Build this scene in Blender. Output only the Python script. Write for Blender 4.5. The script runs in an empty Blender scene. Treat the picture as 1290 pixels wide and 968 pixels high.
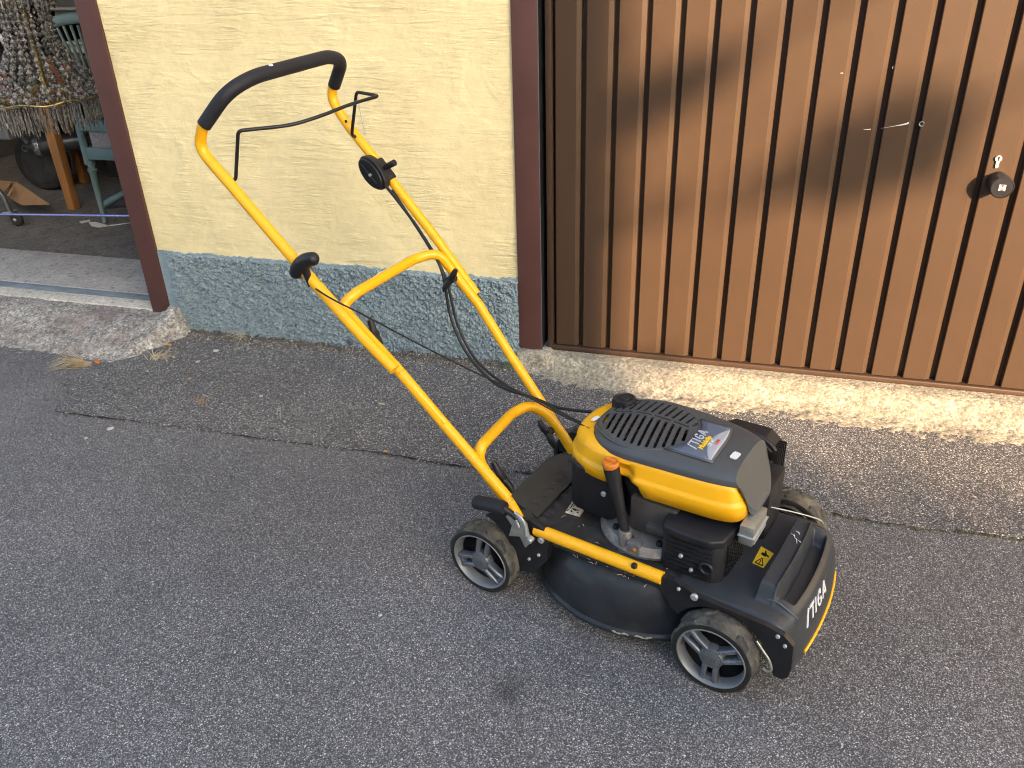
import bpy, bmesh, math, random
import numpy as np
from mathutils import Vector, Matrix, noise
R_ = random.Random(7)
sc = bpy.context.scene
col = sc.collection

# ------------------------------------------------------------------ camera
F, CX, CY = 1080.0, 645.0, 484.0
_v = np.array([709.-CX, 2420.-CY, F]); _h = np.array([-4169., -464.7, F])
_z = -_v/np.linalg.norm(_v); _x = -_h/np.linalg.norm(_h)
_x = _x-_z*(_x@_z); _x /= np.linalg.norm(_x); _y = np.cross(_z, _x)
ROT = np.stack([_x, _y, _z], 0)
CAM = np.array([0., 0., 1.6])
cam = bpy.data.cameras.new('camera'); cam_o = bpy.data.objects.new('camera', cam); col.objects.link(cam_o)
m = Matrix.Identity(4)
for i in range(3):
    m[i][0] = ROT[i, 0]; m[i][1] = -ROT[i, 1]; m[i][2] = -ROT[i, 2]; m[i][3] = CAM[i]
cam_o.matrix_world = m
cam.sensor_width = 36; cam.lens = F/1290*36; cam.clip_end = 500; cam.clip_start = .05
sc.camera = cam_o

# ------------------------------------------------------------------ light
SUN = Vector((.69, -1.0, .36)).normalized()
w = bpy.data.worlds.new('World'); sc.world = w; w.use_nodes = True
nt = w.node_tree; bg = nt.nodes['Background']
sky = nt.nodes.new('ShaderNodeTexSky'); sky.sky_type = 'NISHITA'; sky.sun_disc = False
sky.sun_elevation = math.asin(SUN.z); sky.sun_rotation = math.atan2(SUN.x, SUN.y)
sky.air_density = 1.0; sky.dust_density = 3.0; sky.ozone_density = .6
nt.links.new(sky.outputs[0], bg.inputs[0]); bg.inputs[1].default_value = .15
sl = bpy.data.lights.new('sun', 'SUN'); sl.energy = 3.7; sl.angle = math.radians(.55); sl.color = (1, .68, .40)
so = bpy.data.objects.new('sun', sl); col.objects.link(so)
so.rotation_euler = (-SUN).to_track_quat('-Z', 'Y').to_euler()
sc.cycles.filter_width = 1.05
sc.view_settings.view_transform = 'Standard'; sc.view_settings.look = 'None'
sc.view_settings.exposure = 2.33; sc.view_settings.gamma = 1

# ------------------------------------------------------------------ helpers
def tag(o, label=None, cat=None, group=None, kind=None):
    if label: o['label'] = label
    if cat: o['category'] = cat
    if group: o['group'] = group
    if kind: o['kind'] = kind
    return o
def empty(name, loc=(0, 0, 0), rz=0, **k):
    o = bpy.data.objects.new(name, None); col.objects.link(o); o.location = loc; o.rotation_euler = (0, 0, rz)
    o.empty_display_size = .05
    return tag(o, **k)
def mesh(name, vs, fs, mat, parent=None, smooth=False, sharp=None, mids=None, **k):
    me = bpy.data.meshes.new(name); me.from_pydata([tuple(v) for v in vs], [], [tuple(f) for f in fs])
    bm = bmesh.new(); bm.from_mesh(me); bmesh.ops.recalc_face_normals(bm, faces=bm.faces); bm.to_mesh(me); bm.free()
    for mm in (mat if isinstance(mat, (list, tuple)) else [mat]): me.materials.append(mm)
    if mids:
        for p, i in zip(me.polygons, mids): p.material_index = i
    o = bpy.data.objects.new(name, me); col.objects.link(o)
    if parent: o.parent = parent
    if smooth:
        me.shade_smooth()
        if sharp: me.set_sharp_from_angle(angle=math.radians(sharp))
    return tag(o, **k)
class MB:
    def __init__(s): s.v = []; s.f = []
    def add(s, vs, fs):
        n = len(s.v); s.v += [tuple(v) for v in vs]; s.f += [tuple(i+n for i in f) for f in fs]; return s
    def box(s, a, b, mat=None):
        x0, y0, z0 = a; x1, y1, z1 = b
        vs = [(x0,y0,z0),(x1,y0,z0),(x1,y1,z0),(x0,y1,z0),(x0,y0,z1),(x1,y0,z1),(x1,y1,z1),(x0,y1,z1)]
        if mat: vs = [mat @ Vector(v) for v in vs]
        return s.add(vs, [(3,2,1,0),(4,5,6,7),(0,1,5,4),(1,2,6,5),(2,3,7,6),(3,0,4,7)])
    def o(s, name, mat, parent=None, smooth=False, sharp=40, bevel=0, seg=2, **k):
        ob = mesh(name, s.v, s.f, mat, parent, **k)
        if bevel:
            bm = bmesh.new(); bm.from_mesh(ob.data)
            bmesh.ops.remove_doubles(bm, verts=bm.verts, dist=1e-6)
            es = [e for e in bm.edges if len(e.link_faces) == 2 and e.calc_face_angle(0) > .5]
            bmesh.ops.bevel(bm, geom=es, offset=bevel, segments=seg, profile=.6, affect='EDGES', clamp_overlap=True)
            bm.to_mesh(ob.data); bm.free(); smooth = True
        if smooth: ob.data.shade_smooth(); ob.data.set_sharp_from_angle(angle=math.radians(sharp))
        return ob
def fillet(pts, r, n=6):
    pts = [Vector(p) for p in pts]; out = [pts[0]]
    for i in range(1, len(pts)-1):
        rr = r[i] if isinstance(r, (list, tuple)) else r
        a, b, c = pts[i-1], pts[i], pts[i+1]
        d = min(rr, (a-b).length*.49, (c-b).length*.49)
        p, q = b+(a-b).normalized()*d, b+(c-b).normalized()*d
        for k in range(n+1):
            t = k/n; out.append(p*(1-t)**2+b*2*t*(1-t)+q*t*t)
    out.append(pts[-1]); return out
def smoothpath(pts, n=8):
    pts = [Vector(p) for p in pts]; out = []
    for i in range(len(pts)-1):
        p0 = pts[max(i-1, 0)]; p1 = pts[i]; p2 = pts[i+1]; p3 = pts[min(i+2, len(pts)-1)]
        for k in range(n):
            t = k/n
            out.append(.5*((2*p1)+(p2-p0)*t+(2*p0-5*p1+4*p2-p3)*t*t+(-p0+3*p1-3*p2+p3)*t**3))
    out.append(pts[-1]); return out
def sweep(path, r, n=14, flat=None):
    """vertices and faces of a tube along path; r a number or list; flat scales one axis"""
    P = [Vector(p) for p in path]; vs = []; fs = []
    T = [(P[min(i+1, len(P)-1)]-P[max(i-1, 0)]).normalized() for i in range(len(P))]
    up = Vector((0, 0, 1)) if abs(T[0].z) < .9 else Vector((0, 1, 0))
    N = (up-T[0]*up.dot(T[0])).normalized()
    for i, p in enumerate(P):
        N = (N-T[i]*N.dot(T[i])).normalized(); B = T[i].cross(N)
        rr = r[i] if isinstance(r, (list, tuple)) else r
        for k in range(n):
            a = 2*math.pi*k/n; vs.append(p+N*(math.cos(a)*rr)+B*(math.sin(a)*rr*(flat or 1)))
    for i in range(len(P)-1):
        for k in range(n):
            fs.append((i*n+k, i*n+(k+1) % n, (i+1)*n+(k+1) % n, (i+1)*n+k))
    fs.append(tuple(range(n-1, -1, -1))); fs.append(tuple(range((len(P)-1)*n, len(P)*n)))
    return vs, fs
def tube(name, path, r, mat, parent=None, n=14, flat=None, **k):
    vs, fs = sweep(path, r, n, flat); return mesh(name, vs, fs, mat, parent, smooth=True, sharp=50, **k)
def lathe(prof, n=48, axis='z', c=(0, 0, 0), cap=True):
    """prof: list of (radius, height along axis)"""
    vs = []; fs = []; c = Vector(c)
    for (r, h) in prof:
        for k in range(n):
            a = 2*math.pi*k/n; u, v = r*math.cos(a), r*math.sin(a)
            vs.append(c+Vector({'z': (u, v, h), 'y': (u, h, v), 'x': (h, u, v)}[axis]))
    for i in range(len(prof)-1):
        for k in range(n): fs.append((i*n+k, i*n+(k+1) % n, (i+1)*n+(k+1) % n, (i+1)*n+k))
    if cap:
        fs.append(tuple(range(n))[::-1]); fs.append(tuple(range((len(prof)-1)*n, len(prof)*n)))
    return vs, fs
def prism(poly, d0, d1, axis='y'):
    """poly of 2D points extruded along axis; axis y: (x,z), z: (x,y), x: (y,z)"""
    f = {'y': lambda a, b, d: (a, d, b), 'z': lambda a, b, d: (a, b, d), 'x': lambda a, b, d: (d, a, b)}[axis]
    n = len(poly); vs = [f(a, b, d0) for a, b in poly]+[f(a, b, d1) for a, b in poly]
    fs = [tuple(range(n))[::-1], tuple(range(n, 2*n))]+[(i, (i+1) % n, n+(i+1) % n, n+i) for i in range(n)]
    return vs, fs
def sst(a, b, x):
    t = max(0., min(1., (x-a)/(b-a))); return t*t*(3-2*t)
def grid(nx, ny, fn):
    vs = [fn(i/nx, j/ny) for j in range(ny+1) for i in range(nx+1)]
    fs = [(j*(nx+1)+i, j*(nx+1)+i+1, (j+1)*(nx+1)+i+1, (j+1)*(nx+1)+i) for j in range(ny) for i in range(nx)]
    return vs, fs
def ray(px, py):
    return Vector(ROT @ np.array([px-CX, py-CY, F]))
def W(px, py, X=None, Y=None, Z=None):
    """world point seen at photo pixel (px,py) on a plane of the building or of the ground"""
    d = ray(px, py); c = Vector(CAM)
    t = ((X-c.x)/d.x if X is not None else (Y-c.y)/d.y if Y is not None else (Z-c.z)/d.z)
    return c+d*t

# ------------------------------------------------------------------ materials
def N(nt, t, **k):
    n = nt.nodes.new('ShaderNode'+t)
    for a, b in k.items():
        if hasattr(n, a): setattr(n, a, b)
        else: n.inputs[a.replace('_', ' ')].default_value = b
    return n
def ramp(nt, src, stops):
    r = nt.nodes.new('ShaderNodeValToRGB'); e = r.color_ramp.elements
    while len(e) < len(stops): e.new(.5)
    for el, (p, c) in zip(e, stops):
        el.position = p; el.color = (c if isinstance(c, tuple) else (c, c, c))+(1,)
    nt.links.new(src, r.inputs[0]); return r
def mixc(nt, fac, a, b, mode='MIX'):
    n = nt.nodes.new('ShaderNodeMix'); n.data_type = 'RGBA'; n.blend_type = mode
    for s, v in ((n.inputs['Factor'], fac), (n.inputs['A'], a), (n.inputs['B'], b)):
        if hasattr(v, 'default_value') or hasattr(v, 'links'): nt.links.new(v, s)
        elif isinstance(v, (int, float)): s.default_value = v
        else: s.default_value = tuple(v)+(1,)
    return n.outputs['Result']
def newmat(name):
    m = bpy.data.materials.new(name); m.use_nodes = True; nt = m.node_tree
    p = nt.nodes['Principled BSDF']; tc = nt.nodes.new('ShaderNodeTexCoord')
    return m, nt, p, tc.outputs['Object']
def M(name, c, rough=.5, metal=0., var=.15, vs=18, bump=0., bs=150, dust=None, ds=12, damt=.5, coat=0, trans=0, stretch=None, rvar=.12, chip=None, camt=.62):
    m, nt, p, co = newmat(name); L = nt.links.new
    if stretch:
        mp = N(nt, 'Mapping'); mp.inputs['Scale'].default_value = stretch; L(co, mp.inputs[0]); co = mp.outputs[0]
    n1 = N(nt, 'TexNoise', Scale=vs, Detail=5., Roughness=.6); L(co, n1.inputs['Vector'])
    lo = tuple(x*(1-var) for x in c); hi = tuple(min(1, x*(1+var)) for x in c)
    r = ramp(nt, n1.outputs[0], [(.3, lo), (.7, hi)]); cc = r.outputs[0]
    if dust:
        n2 = N(nt, 'TexNoise', Scale=ds, Detail=8., Roughness=.72); L(co, n2.inputs['Vector'])
        rr = ramp(nt, n2.outputs[0], [(.62-damt*.35, 0.), (.80-damt*.2, 1.)])
        g = N(nt, 'Math', operation='MULTIPLY'); L(rr.outputs[0], g.inputs[0]); g.inputs[1].default_value = min(1, .35+damt*.6)
        cc = mixc(nt, g.outputs[0], cc, dust)
        ra = N(nt, 'Math', operation='MULTIPLY_ADD'); L(rr.outputs[0], ra.inputs[0]); ra.inputs[1].default_value = .25; ra.inputs[2].default_value = rough
        ra.use_clamp = True; L(ra.outputs[0], p.inputs['Roughness'])
    else:
        ra = N(nt, 'Math', operation='MULTIPLY_ADD'); L(n1.outputs[0], ra.inputs[0]); ra.inputs[1].default_value = rvar*2; ra.inputs[2].default_value = rough-rvar
        ra.use_clamp = True; L(ra.outputs[0], p.inputs['Roughness'])
    if chip:
        n4 = N(nt, 'TexNoise', Scale=70., Detail=6., Roughness=.8); L(co, n4.inputs['Vector'])
        r4 = ramp(nt, n4.outputs[0], [(camt, 0.), (camt+.02, 1.)]); cc = mixc(nt, r4.outputs[0], cc, chip)
    L(cc, p.inputs['Base Color']); p.inputs['Metallic'].default_value = metal
    if max(c) < .06 and not metal: p.inputs['Specular IOR Level'].default_value = .30
    if coat: p.inputs['Coat Weight'].default_value = coat; p.inputs['Coat Roughness'].default_value = .12
    if trans: p.inputs['Transmission Weight'].default_value = trans
    if bump:
        n3 = N(nt, 'TexNoise', Scale=bs, Detail=4.); L(co, n3.inputs['Vector'])
        b = N(nt, 'Bump'); b.inputs['Strength'].default_value = bump; b.inputs['Distance'].default_value = .002
        L(n3.outputs[0], b.inputs['Height']); L(b.outputs[0], p.inputs['Normal'])
    return m
def asphalt(name, dark, light, size, speck, tint):
    m, nt, p, co = newmat(name); L = nt.links.new
    v = N(nt, 'TexVoronoi', Scale=size); L(co, v.inputs['Vector'])
    wn = N(nt, 'TexWhiteNoise'); L(v.outputs['Position'], wn.inputs['Vector'])
    stone = ramp(nt, wn.outputs['Value'], [(0, tuple(x*.55 for x in dark)), (.35, dark), (.62, tuple(.5*a+.5*b for a, b in zip(dark, light))), (.84, light), (.95, tuple(min(1, x*1.5) for x in light)), (1., tuple(min(1, x*speck) for x in light))])
    n8 = N(nt, 'TexNoise', Scale=420., Detail=3., Roughness=.7); L(co, n8.inputs['Vector'])
    tw = ramp(nt, wn.outputs['Color'], [(0., (.93, .97, 1.05)), (.5, (1, 1, 1)), (1., (1.08, .99, .90))])
    edge = ramp(nt, v.outputs['Distance'], [(.38, 0.), (.66, 1.)])
    c = mixc(nt, edge.outputs[0], mixc(nt, 1., stone.outputs[0], tw.outputs[0], 'MULTIPLY'), tuple(x*.42 for x in dark))
    c = mixc(nt, 1., c, ramp(nt, n8.outputs[0], [(.3, .72), (.7, 1.28)]).outputs[0], 'MULTIPLY')
    v2 = N(nt, 'TexVoronoi', Scale=size*.42); L(co, v2.inputs['Vector'])
    w2 = N(nt, 'TexWhiteNoise'); L(v2.outputs['Position'], w2.inputs['Vector'])
    big = ramp(nt, w2.outputs['Value'], [(.955, 0.), (.975, 1.)])
    inn = ramp(nt, v2.outputs['Distance'], [(.26, 1.), (.34, 0.)])
    mu = N(nt, 'Math', operation='MULTIPLY'); L(big.outputs[0], mu.inputs[0]); L(inn.outputs[0], mu.inputs[1])
    c = mixc(nt, mu.outputs[0], c, tuple(min(1, x*1.9) for x in light))
    n = N(nt, 'TexNoise', Scale=2.2, Detail=6., Roughness=.62); L(co, n.inputs['Vector'])
    r = ramp(nt, n.outputs[0], [(.28, (.82, .81, .80)), (.5, (1.0, .99, .97)), (.72, tint)])
    c = mixc(nt, 1., c, r.outputs[0], 'MULTIPLY')
    n5 = N(nt, 'TexNoise', Scale=.8, Detail=3.); L(co, n5.inputs['Vector'])
    r5 = ramp(nt, n5.outputs[0], [(.3, .90), (.7, 1.10)]); c = mixc(nt, 1., c, r5.outputs[0], 'MULTIPLY')
    # an oil stain with its own outline
    mp = N(nt, 'Vector Math' if False else 'VectorMath', operation='DISTANCE'); L(co, mp.inputs[0]); mp.inputs[1].default_value = (-.433, 1.338, 0)
    nn = N(nt, 'TexNoise', Scale=30., Detail=4.); L(co, nn.inputs['Vector'])
    ad = N(nt, 'Math', operation='MULTIPLY_ADD'); L(nn.outputs[0], ad.inputs[0]); ad.inputs[1].default_value = .05; L(mp.outputs['Value'], ad.inputs[2])
    st = ramp(nt, ad.outputs[0], [(.035, .58), (.085, 1.)]); c = mixc(nt, 1., c, st.outputs[0], 'MULTIPLY')
    L(c, p.inputs['Base Color']); p.inputs['Roughness'].default_value = .82
    p.inputs['Specular IOR Level'].default_value = .35
    h = N(nt, 'Math', operation='MULTIPLY_ADD'); L(v.outputs['Distance'], h.inputs[0]); h.inputs[1].default_value = -1.; L(wn.outputs['Value'], h.inputs[2])
    b = N(nt, 'Bump'); b.inputs['Strength'].default_value = .55; b.inputs['Distance'].default_value = .0022; L(h.outputs[0], b.inputs['Height']); L(b.outputs[0], p.inputs['Normal'])
    return m
def plaster(name):
    m, nt, p, co = newmat(name); L = nt.links.new
    n = N(nt, 'TexNoise', Scale=3., Detail=6.); L(co, n.inputs['Vector'])
    r = ramp(nt, n.outputs[0], [(.3, (.655, .555, .30)), (.7, (.725, .62, .345))])
    n0 = N(nt, 'TexNoise', Scale=26., Detail=7., Roughness=.75); L(co, n0.inputs['Vector'])
    r0 = ramp(nt, n0.outputs[0], [(.3, .9), (.6, 1.04)]); c = mixc(nt, 1., r.outputs[0], r0.outputs[0], 'MULTIPLY')
    L(c, p.inputs['Base Color']); p.inputs['Roughness'].default_value = .75
    mp = N(nt, 'Mapping'); mp.inputs['Scale'].default_value = (7, 7, 66); mp.inputs['Rotation'].default_value = (0, .10, 0); L(co, mp.inputs[0])
    a = N(nt, 'TexNoise', Scale=1., Detail=7., Roughness=.62, Distortion=.9); L(mp.outputs[0], a.inputs['Vector'])
    a2 = N(nt, 'TexNoise', Scale=210., Detail=3.); L(co, a2.inputs['Vector'])
    a3 = N(nt, 'TexNoise', Scale=4.5, Detail=5., Distortion=.6); L(co, a3.inputs['Vector'])
    msk = ramp(nt, a3.outputs[0], [(.42, .12), (.62, 1.)])
    s = N(nt, 'Math', operation='MULTIPLY'); L(a.outputs[0], s.inputs[0]); L(msk.outputs[0], s.inputs[1])
    mpb = N(nt, 'Mapping'); mpb.inputs['Scale'].default_value = (9, 9, 40); mpb.inputs['Rotation'].default_value = (0, .42, 0); L(co, mpb.inputs[0])
    ab = N(nt, 'TexNoise', Scale=1., Detail=6., Roughness=.6, Distortion=1.1); L(mpb.outputs[0], ab.inputs['Vector'])
    sb = N(nt, 'Math', operation='MULTIPLY_ADD'); L(ab.outputs[0], sb.inputs[0]); sb.inputs[1].default_value = .30; L(s.outputs[0], sb.inputs[2]); s = sb
    s2 = N(nt, 'Math', operation='MULTIPLY_ADD'); L(a2.outputs[0], s2.inputs[0]); s2.inputs[1].default_value = .07; L(s.outputs[0], s2.inputs[2])
    b = N(nt, 'Bump'); b.inputs['Strength'].default_value = 1.; b.inputs['Distance'].default_value = .0085; L(s2.outputs[0], b.inputs['Height']); L(b.outputs[0], p.inputs['Normal'])
    return m
def concrete(name, a, bcol, spd=.5, red=None, band=None):
    m, nt, p, co = newmat(name); L = nt.links.new
    n = N(nt, 'TexNoise', Scale=9., Detail=8., Roughness=.7); L(co, n.inputs['Vector'])
    c = ramp(nt, n.outputs[0], [(.33, a), (.66, bcol)]).outputs[0]
    v = N(nt, 'TexVoronoi', Scale=120.); L(co, v.inputs['Vector'])
    wn = N(nt, 'TexWhiteNoise'); L(v.outputs['Position'], wn.inputs['Vector'])
    sp = ramp(nt, wn.outputs['Value'], [(0, 1-spd), (.6, 1.), (.9, 1+spd*.5), (1, 1+spd*1.4)])
    c = mixc(nt, 1., c, sp.outputs[0], 'MULTIPLY')
    if red:
        n2 = N(nt, 'TexNoise', Scale=6., Detail=5.); L(co, n2.inputs['Vector'])
        c = mixc(nt, ramp(nt, n2.outputs[0], [(.5, 0.), (.7, .7)]).outputs[0], c, red)
    n6 = N(nt, 'TexNoise', Scale=34., Detail=6., Roughness=.8); L(co, n6.inputs['Vector'])
    c = mixc(nt, ramp(nt, n6.outputs[0], [(.53, 0.), (.64, .85)]).outputs[0], c, tuple(x*.38 for x in a))
    L(c, p.inputs['Base Color']); p.inputs['Roughness'].default_value = .88
    h = N(nt, 'Math', operation='MULTIPLY_ADD'); L(v.outputs['Distance'], h.inputs[0]); h.inputs[1].default_value = -.6; L(n6.outputs[0], h.inputs[2])
    b = N(nt, 'Bump'); b.inputs['Strength'].default_value = .6; b.inputs['Distance'].default_value = .004; L(h.outputs[0], b.inputs['Height']); L(b.outputs[0], p.inputs['Normal'])
    return m

ASPH = asphalt('asphalt', (.158, .156, .159), (.260, .256, .256), 285., 2.0, (1.16, 1.13, 1.10))
ASPH2 = asphalt('coarse_asphalt', (.130, .130, .133), (.285, .278, .268), 225., 2.1, (1.2, 1.2, 1.16))
YWALL = plaster('yellow_render'); PLINTH = M('blue_grey_roughcast', (.180, .238, .264), .8, var=.16, vs=40, bump=.3, bs=260, dust=(.36, .36, .33), ds=25, damt=.12)
CONC = concrete('pale_concrete', (.235, .212, .16), (.35, .315, .235), .38); CONCL = concrete('weathered_concrete', (.19, .175, .155), (.36, .34, .30), .5, red=(.21, .155, .14))
SILL = concrete('smooth_concrete', (.25, .245, .235), (.34, .335, .32), .12); LIP = concrete('limewashed_lip', (.40, .385, .33), (.55, .53, .46), .15)
BLUEB = M('blue_grey_paint', (.15, .19, .22), .7, var=.4, vs=9, stretch=(1, 12, 1), dust=(.35, .34, .3), ds=8, damt=.3)
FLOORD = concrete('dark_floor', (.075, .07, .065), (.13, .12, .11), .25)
POST = M('oxide_red_paint', (.070, .0275, .022), .55, var=.12, vs=6, bump=.05)
POSTE = M('grey_edge', (.12, .13, .14), .5, .3, var=.1)
BROWN = M('brown_door_paint', (.054, .0325, .0195), .42, var=.06, vs=5, bump=.03, bs=40, rvar=.05)
BROWN2 = M('brown_rail_paint', (.047, .028, .0185), .45, var=.1, vs=9)
MORTAR = concrete('old_mortar', (.25, .225, .17), (.42, .39, .31), .4)
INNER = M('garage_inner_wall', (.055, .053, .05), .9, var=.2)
YEL = M('yellow_tube_paint', (.79, .385, .003), .36, var=.03, vs=30, coat=.0, rvar=.05)
YELW = M('worn_yellow_tube_paint', (.76, .37, .004), .36, var=.05, vs=30, chip=(.35, .36, .36), camt=.60)
YELP = M('yellow_cowl_plastic', (.79, .385, .003), .40, var=.03, vs=14, rvar=.06)
ORG = M('orange_cap_plastic', (.55, .17, .018), .45, var=.06)
FOAM = M('black_foam_grip', (.013, .0135, .018), .6, var=.25, bump=.35, bs=500)
BLK = M('black_plastic', (.013, .0135, .0155), .42, var=.3, bump=.08, bs=300)
BLKS = M('black_steel', (.012, .012, .013), .35, var=.3)
CABLE = M('cable_sheath', (.012, .012, .013), .38, var=.2)
DECK = M('dusty_black_deck', (.024, .025, .027), .46, var=.3, bump=.1, bs=200, dust=(.085, .078, .066), ds=9, damt=.42)
HOUSE = M('black_cutter_housing', (.018, .020, .023), .34, var=.3, bump=.12, bs=160, dust=(.06, .055, .045), ds=14, damt=.22)
HOOD = M('dark_grey_hood', (.034, .038, .043), .38, var=.15, bump=.1, bs=260, dust=(.10, .092, .08), ds=7, damt=.15)
COVER = M('charcoal_engine_cover', (.050, .056, .061), .5, var=.08, bump=.22, bs=420, rvar=.05)
TYRE = M('dusty_rubber', (.030, .029, .028), .75, var=.3, bump=.4, bs=180, dust=(.155, .142, .110), ds=15, damt=.8)
LUG = M('worn_lug_rubber', (.038, .037, .035), .65, var=.3, bump=.3, bs=180, dust=(.14, .125, .095), ds=22, damt=.45)
TYRES = M('black_sidewall', (.016, .016, .016), .65, var=.4, bump=.3, bs=200, dust=(.07, .065, .05), ds=22, damt=.15)
RIM = M('silver_grey_wheel_plastic', (.120, .132, .150), .24, .35, var=.12, bump=.08, dust=(.22, .19, .15), ds=18, damt=.2, rvar=.05)
RIMB = M('rim_well', (.165, .175, .185), .38, .2, var=.15, dust=(.2, .185, .15), ds=20, damt=.25)
HUBM = M('hub_cap_plastic', (.09, .097, .105), .35, .2, var=.1)
SILV = M('cast_aluminium', (.30, .29, .28), .48, .7, var=.25, bump=.3, bs=120, dust=(.11, .085, .06), ds=16, damt=.45)
ZINC = M('zinc_plate', (.36, .37, .33), .40, .7, var=.2, vs=40, rvar=.04)
GALV = M('bright_steel', (.42, .44, .45), .42, .55, var=.06, vs=20, rvar=.04)
MUFF = M('black_muffler_guard', (.018, .018, .020), .45, var=.4, bump=.2)
BLUEP = M('slate_label', (.085, .11, .155), .4, var=.05); GREYP = M('grey_label', (.33, .34, .37), .4, var=.05)
WHITE = M('white_print', (.60, .60, .61), .45, var=.03); SILVP = M('silver_print', (.42, .44, .48), .4, var=.05)
YELS = M('yellow_sticker', (.80, .52, .02), .45, var=.05); BLKP = M('black_print', (.01, .01, .01), .5, var=.1); REDP = M('red_print', (.65, .10, .06), .5, var=.1)
PAPER = M('worn_paper_label', (.52, .48, .38), .6, var=.3, vs=60, dust=(.2, .15, .07), ds=40, damt=.5)
GRASS = M('dry_grass', (.46, .37, .22), .8, var=.3, vs=60); MOSS = M('moss', (.06, .062, .025), .95, var=.5, vs=60, dust=(.12, .10, .07), ds=30, damt=.4)
SOIL = M('dusty_soil', (.085, .075, .06), .95, var=.45, vs=35, bump=.6, bs=200)
LEAFO = M('orange_leaf', (.50, .16, .035), .7, var=.3, vs=60); LEAFY = M('amber_leaf', (.62, .33, .05), .7, var=.3, vs=60); LEAFB = M('brown_leaf', (.15, .09, .04), .8, var=.3, vs=60)
STONE = M('pale_pebble', (.40, .385, .35), .8, var=.2)
GREENW = M('dusty_green_paint', (.105, .165, .165), .6, var=.15, vs=12, bump=.1); ORWOOD = M('orange_stained_wood', (.27, .12, .035), .5, var=.25, vs=8, stretch=(4, 4, .6))
CRYST = M('cut_crystal', (.27, .258, .232), .08, 0, var=.5, vs=90, trans=.6); BRASS = M('dull_brass', (.34, .26, .10), .4, .8, var=.3)
CARD = M('cardboard', (.19, .11, .05), .8, var=.15); CHROME = M('chrome', (.5, .5, .5), .25, .8, var=.1)
DRUB = M('dark_rubber', (.02, .02, .02), .8, var=.4); GREYM = M('grey_body', (.10, .11, .115), .5, var=.2); REDL = M('red_lamp_lens', (.10, .005, .01), .3, var=.2)
WHT = M('white_painted_wood', (.42, .43, .42), .6, var=.1); TERR = M('terracotta_box', (.17, .07, .035), .7, var=.3); RODM = M('violet_anodised_rod', (.22, .24, .48), .25, .6, var=.05)
LEAFG = M('hedge_leaves', (.05, .085, .025), .7, var=.5, vs=30); BARK = M('bark', (.10, .075, .05), .9, var=.4)
HWALL = M('shade_house_render', (.36, .36, .36), .85, var=.08); ROOFT = M('roof_tile', (.22, .10, .06), .8, var=.2)

# ------------------------------------------------------------------ ground
def flat(name, x0, y0, x1, y1, z, mat, **k):
    return mesh(name, [(x0, y0, z), (x1, y0, z), (x1, y1, z), (x0, y1, z)], [(0, 1, 2, 3)], mat, **k)
flat('ground', -90, -90, 90, 90, 0, ASPH, kind='structure')
# coarse strip laid along the building, 8 mm proud, with a broken edge
top = []
n = 420
for i in range(n+1):
    x = -2.43+(6.0)*i/n
    y = 2.195+.018*noise.noise((x*3, 0, 0))+.010*noise.noise((x*17, 4, 0))+.006*noise.noise((x*60, 7, 0))+.008*x
    top.append((x, y))
left = [(-2.47, 2.27), (-2.50, 2.34), (-2.53, 2.41), (-2.52, 2.48), (-2.46, 2.57), (-2.40, 2.62), (-2.38, 2.93)]
out = top+[(3.57, 2.93)]+left[::-1]
vs = [(x, y, .009) for x, y in out]+[(x-(0), y-.004, -.003) for x, y in out]
m_ = len(out)
mesh('asphalt_strip', vs, [tuple(range(m_))]+[(i, (i+1) % m_, m_+(i+1) % m_, m_+i) for i in range(m_)], ASPH2, kind='structure')

def seam(pts, w_, z, mt, n=200):
    Q = smoothpath([Vector(p) for p in pts], max(2, n//len(pts))); vs = []; fs = []
    for i, q in enumerate(Q):
        ww = w_*(.35+.9*abs(noise.noise((q.x*20, q.y*20, 3)))+.3*noise.noise((q.x*90, q.y*90, 1)))
        j = Vector((0, .004*noise.noise((q.x*40, 1, 1)), 0)); vs += [(q.x, q.y-ww+j.y, z), (q.x, q.y+ww+j.y, z)]
    for i in range(len(Q)-1): fs.append((2*i, 2*i+1, 2*i+3, 2*i+2))
    return mesh('seam', vs, fs, mt, kind='structure')
TAR = M('dark_tar', (.022, .021, .020), .9, var=.4)
seam([(x, y-.002, 0) for x, y in top[::12]], .007, .0035, TAR, 900)
seam([W(a, c_, Z=0) for a, c_ in ((-60, 552), (0, 538), (22, 526), (42, 516), (58, 508), (64, 500), (84, 486), (100, 474))], .0035, .0038, TAR)
# ramps of concrete in front of the two doors
def fb(x, y, z=0, o=4): return noise.fractal((x, y, z), .6, 2.1, o)
def left_ramp(u, v):
    x = -6.2+(4.0)*(1-(1-u)**1.7); y = 2.50+.42*v
    toe = 2.565+.012*noise.noise((x*5, 1, 0))+(0.02*sst(-2.6, -2.9, x))
    h = .083*sst(toe-.01, 2.84, y)**.75+.003*fb(x*40, y*40)+.004*fb(x*9, y*14)*sst(2.5, 2.6, y)
    endx = -2.335-.10*sst(2.86, 2.56, y)+.02*noise.noise((y*16, 3, x))
    h = h*sst(endx+.028, endx-.035, x)
    lump = math.exp(-((x+2.375)/.055)**2-((y-2.90)/.07)**2)
    h += .045*lump*(1+.8*noise.noise((x*30, y*30, 0))) + .012*lump*fb(x*60, y*60, 2)
    return (x, y, h-.002)
vs, fs = grid(420, 80, left_ramp); mesh('concrete_ramp', vs, fs, CONCL, smooth=True, kind='structure')
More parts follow.
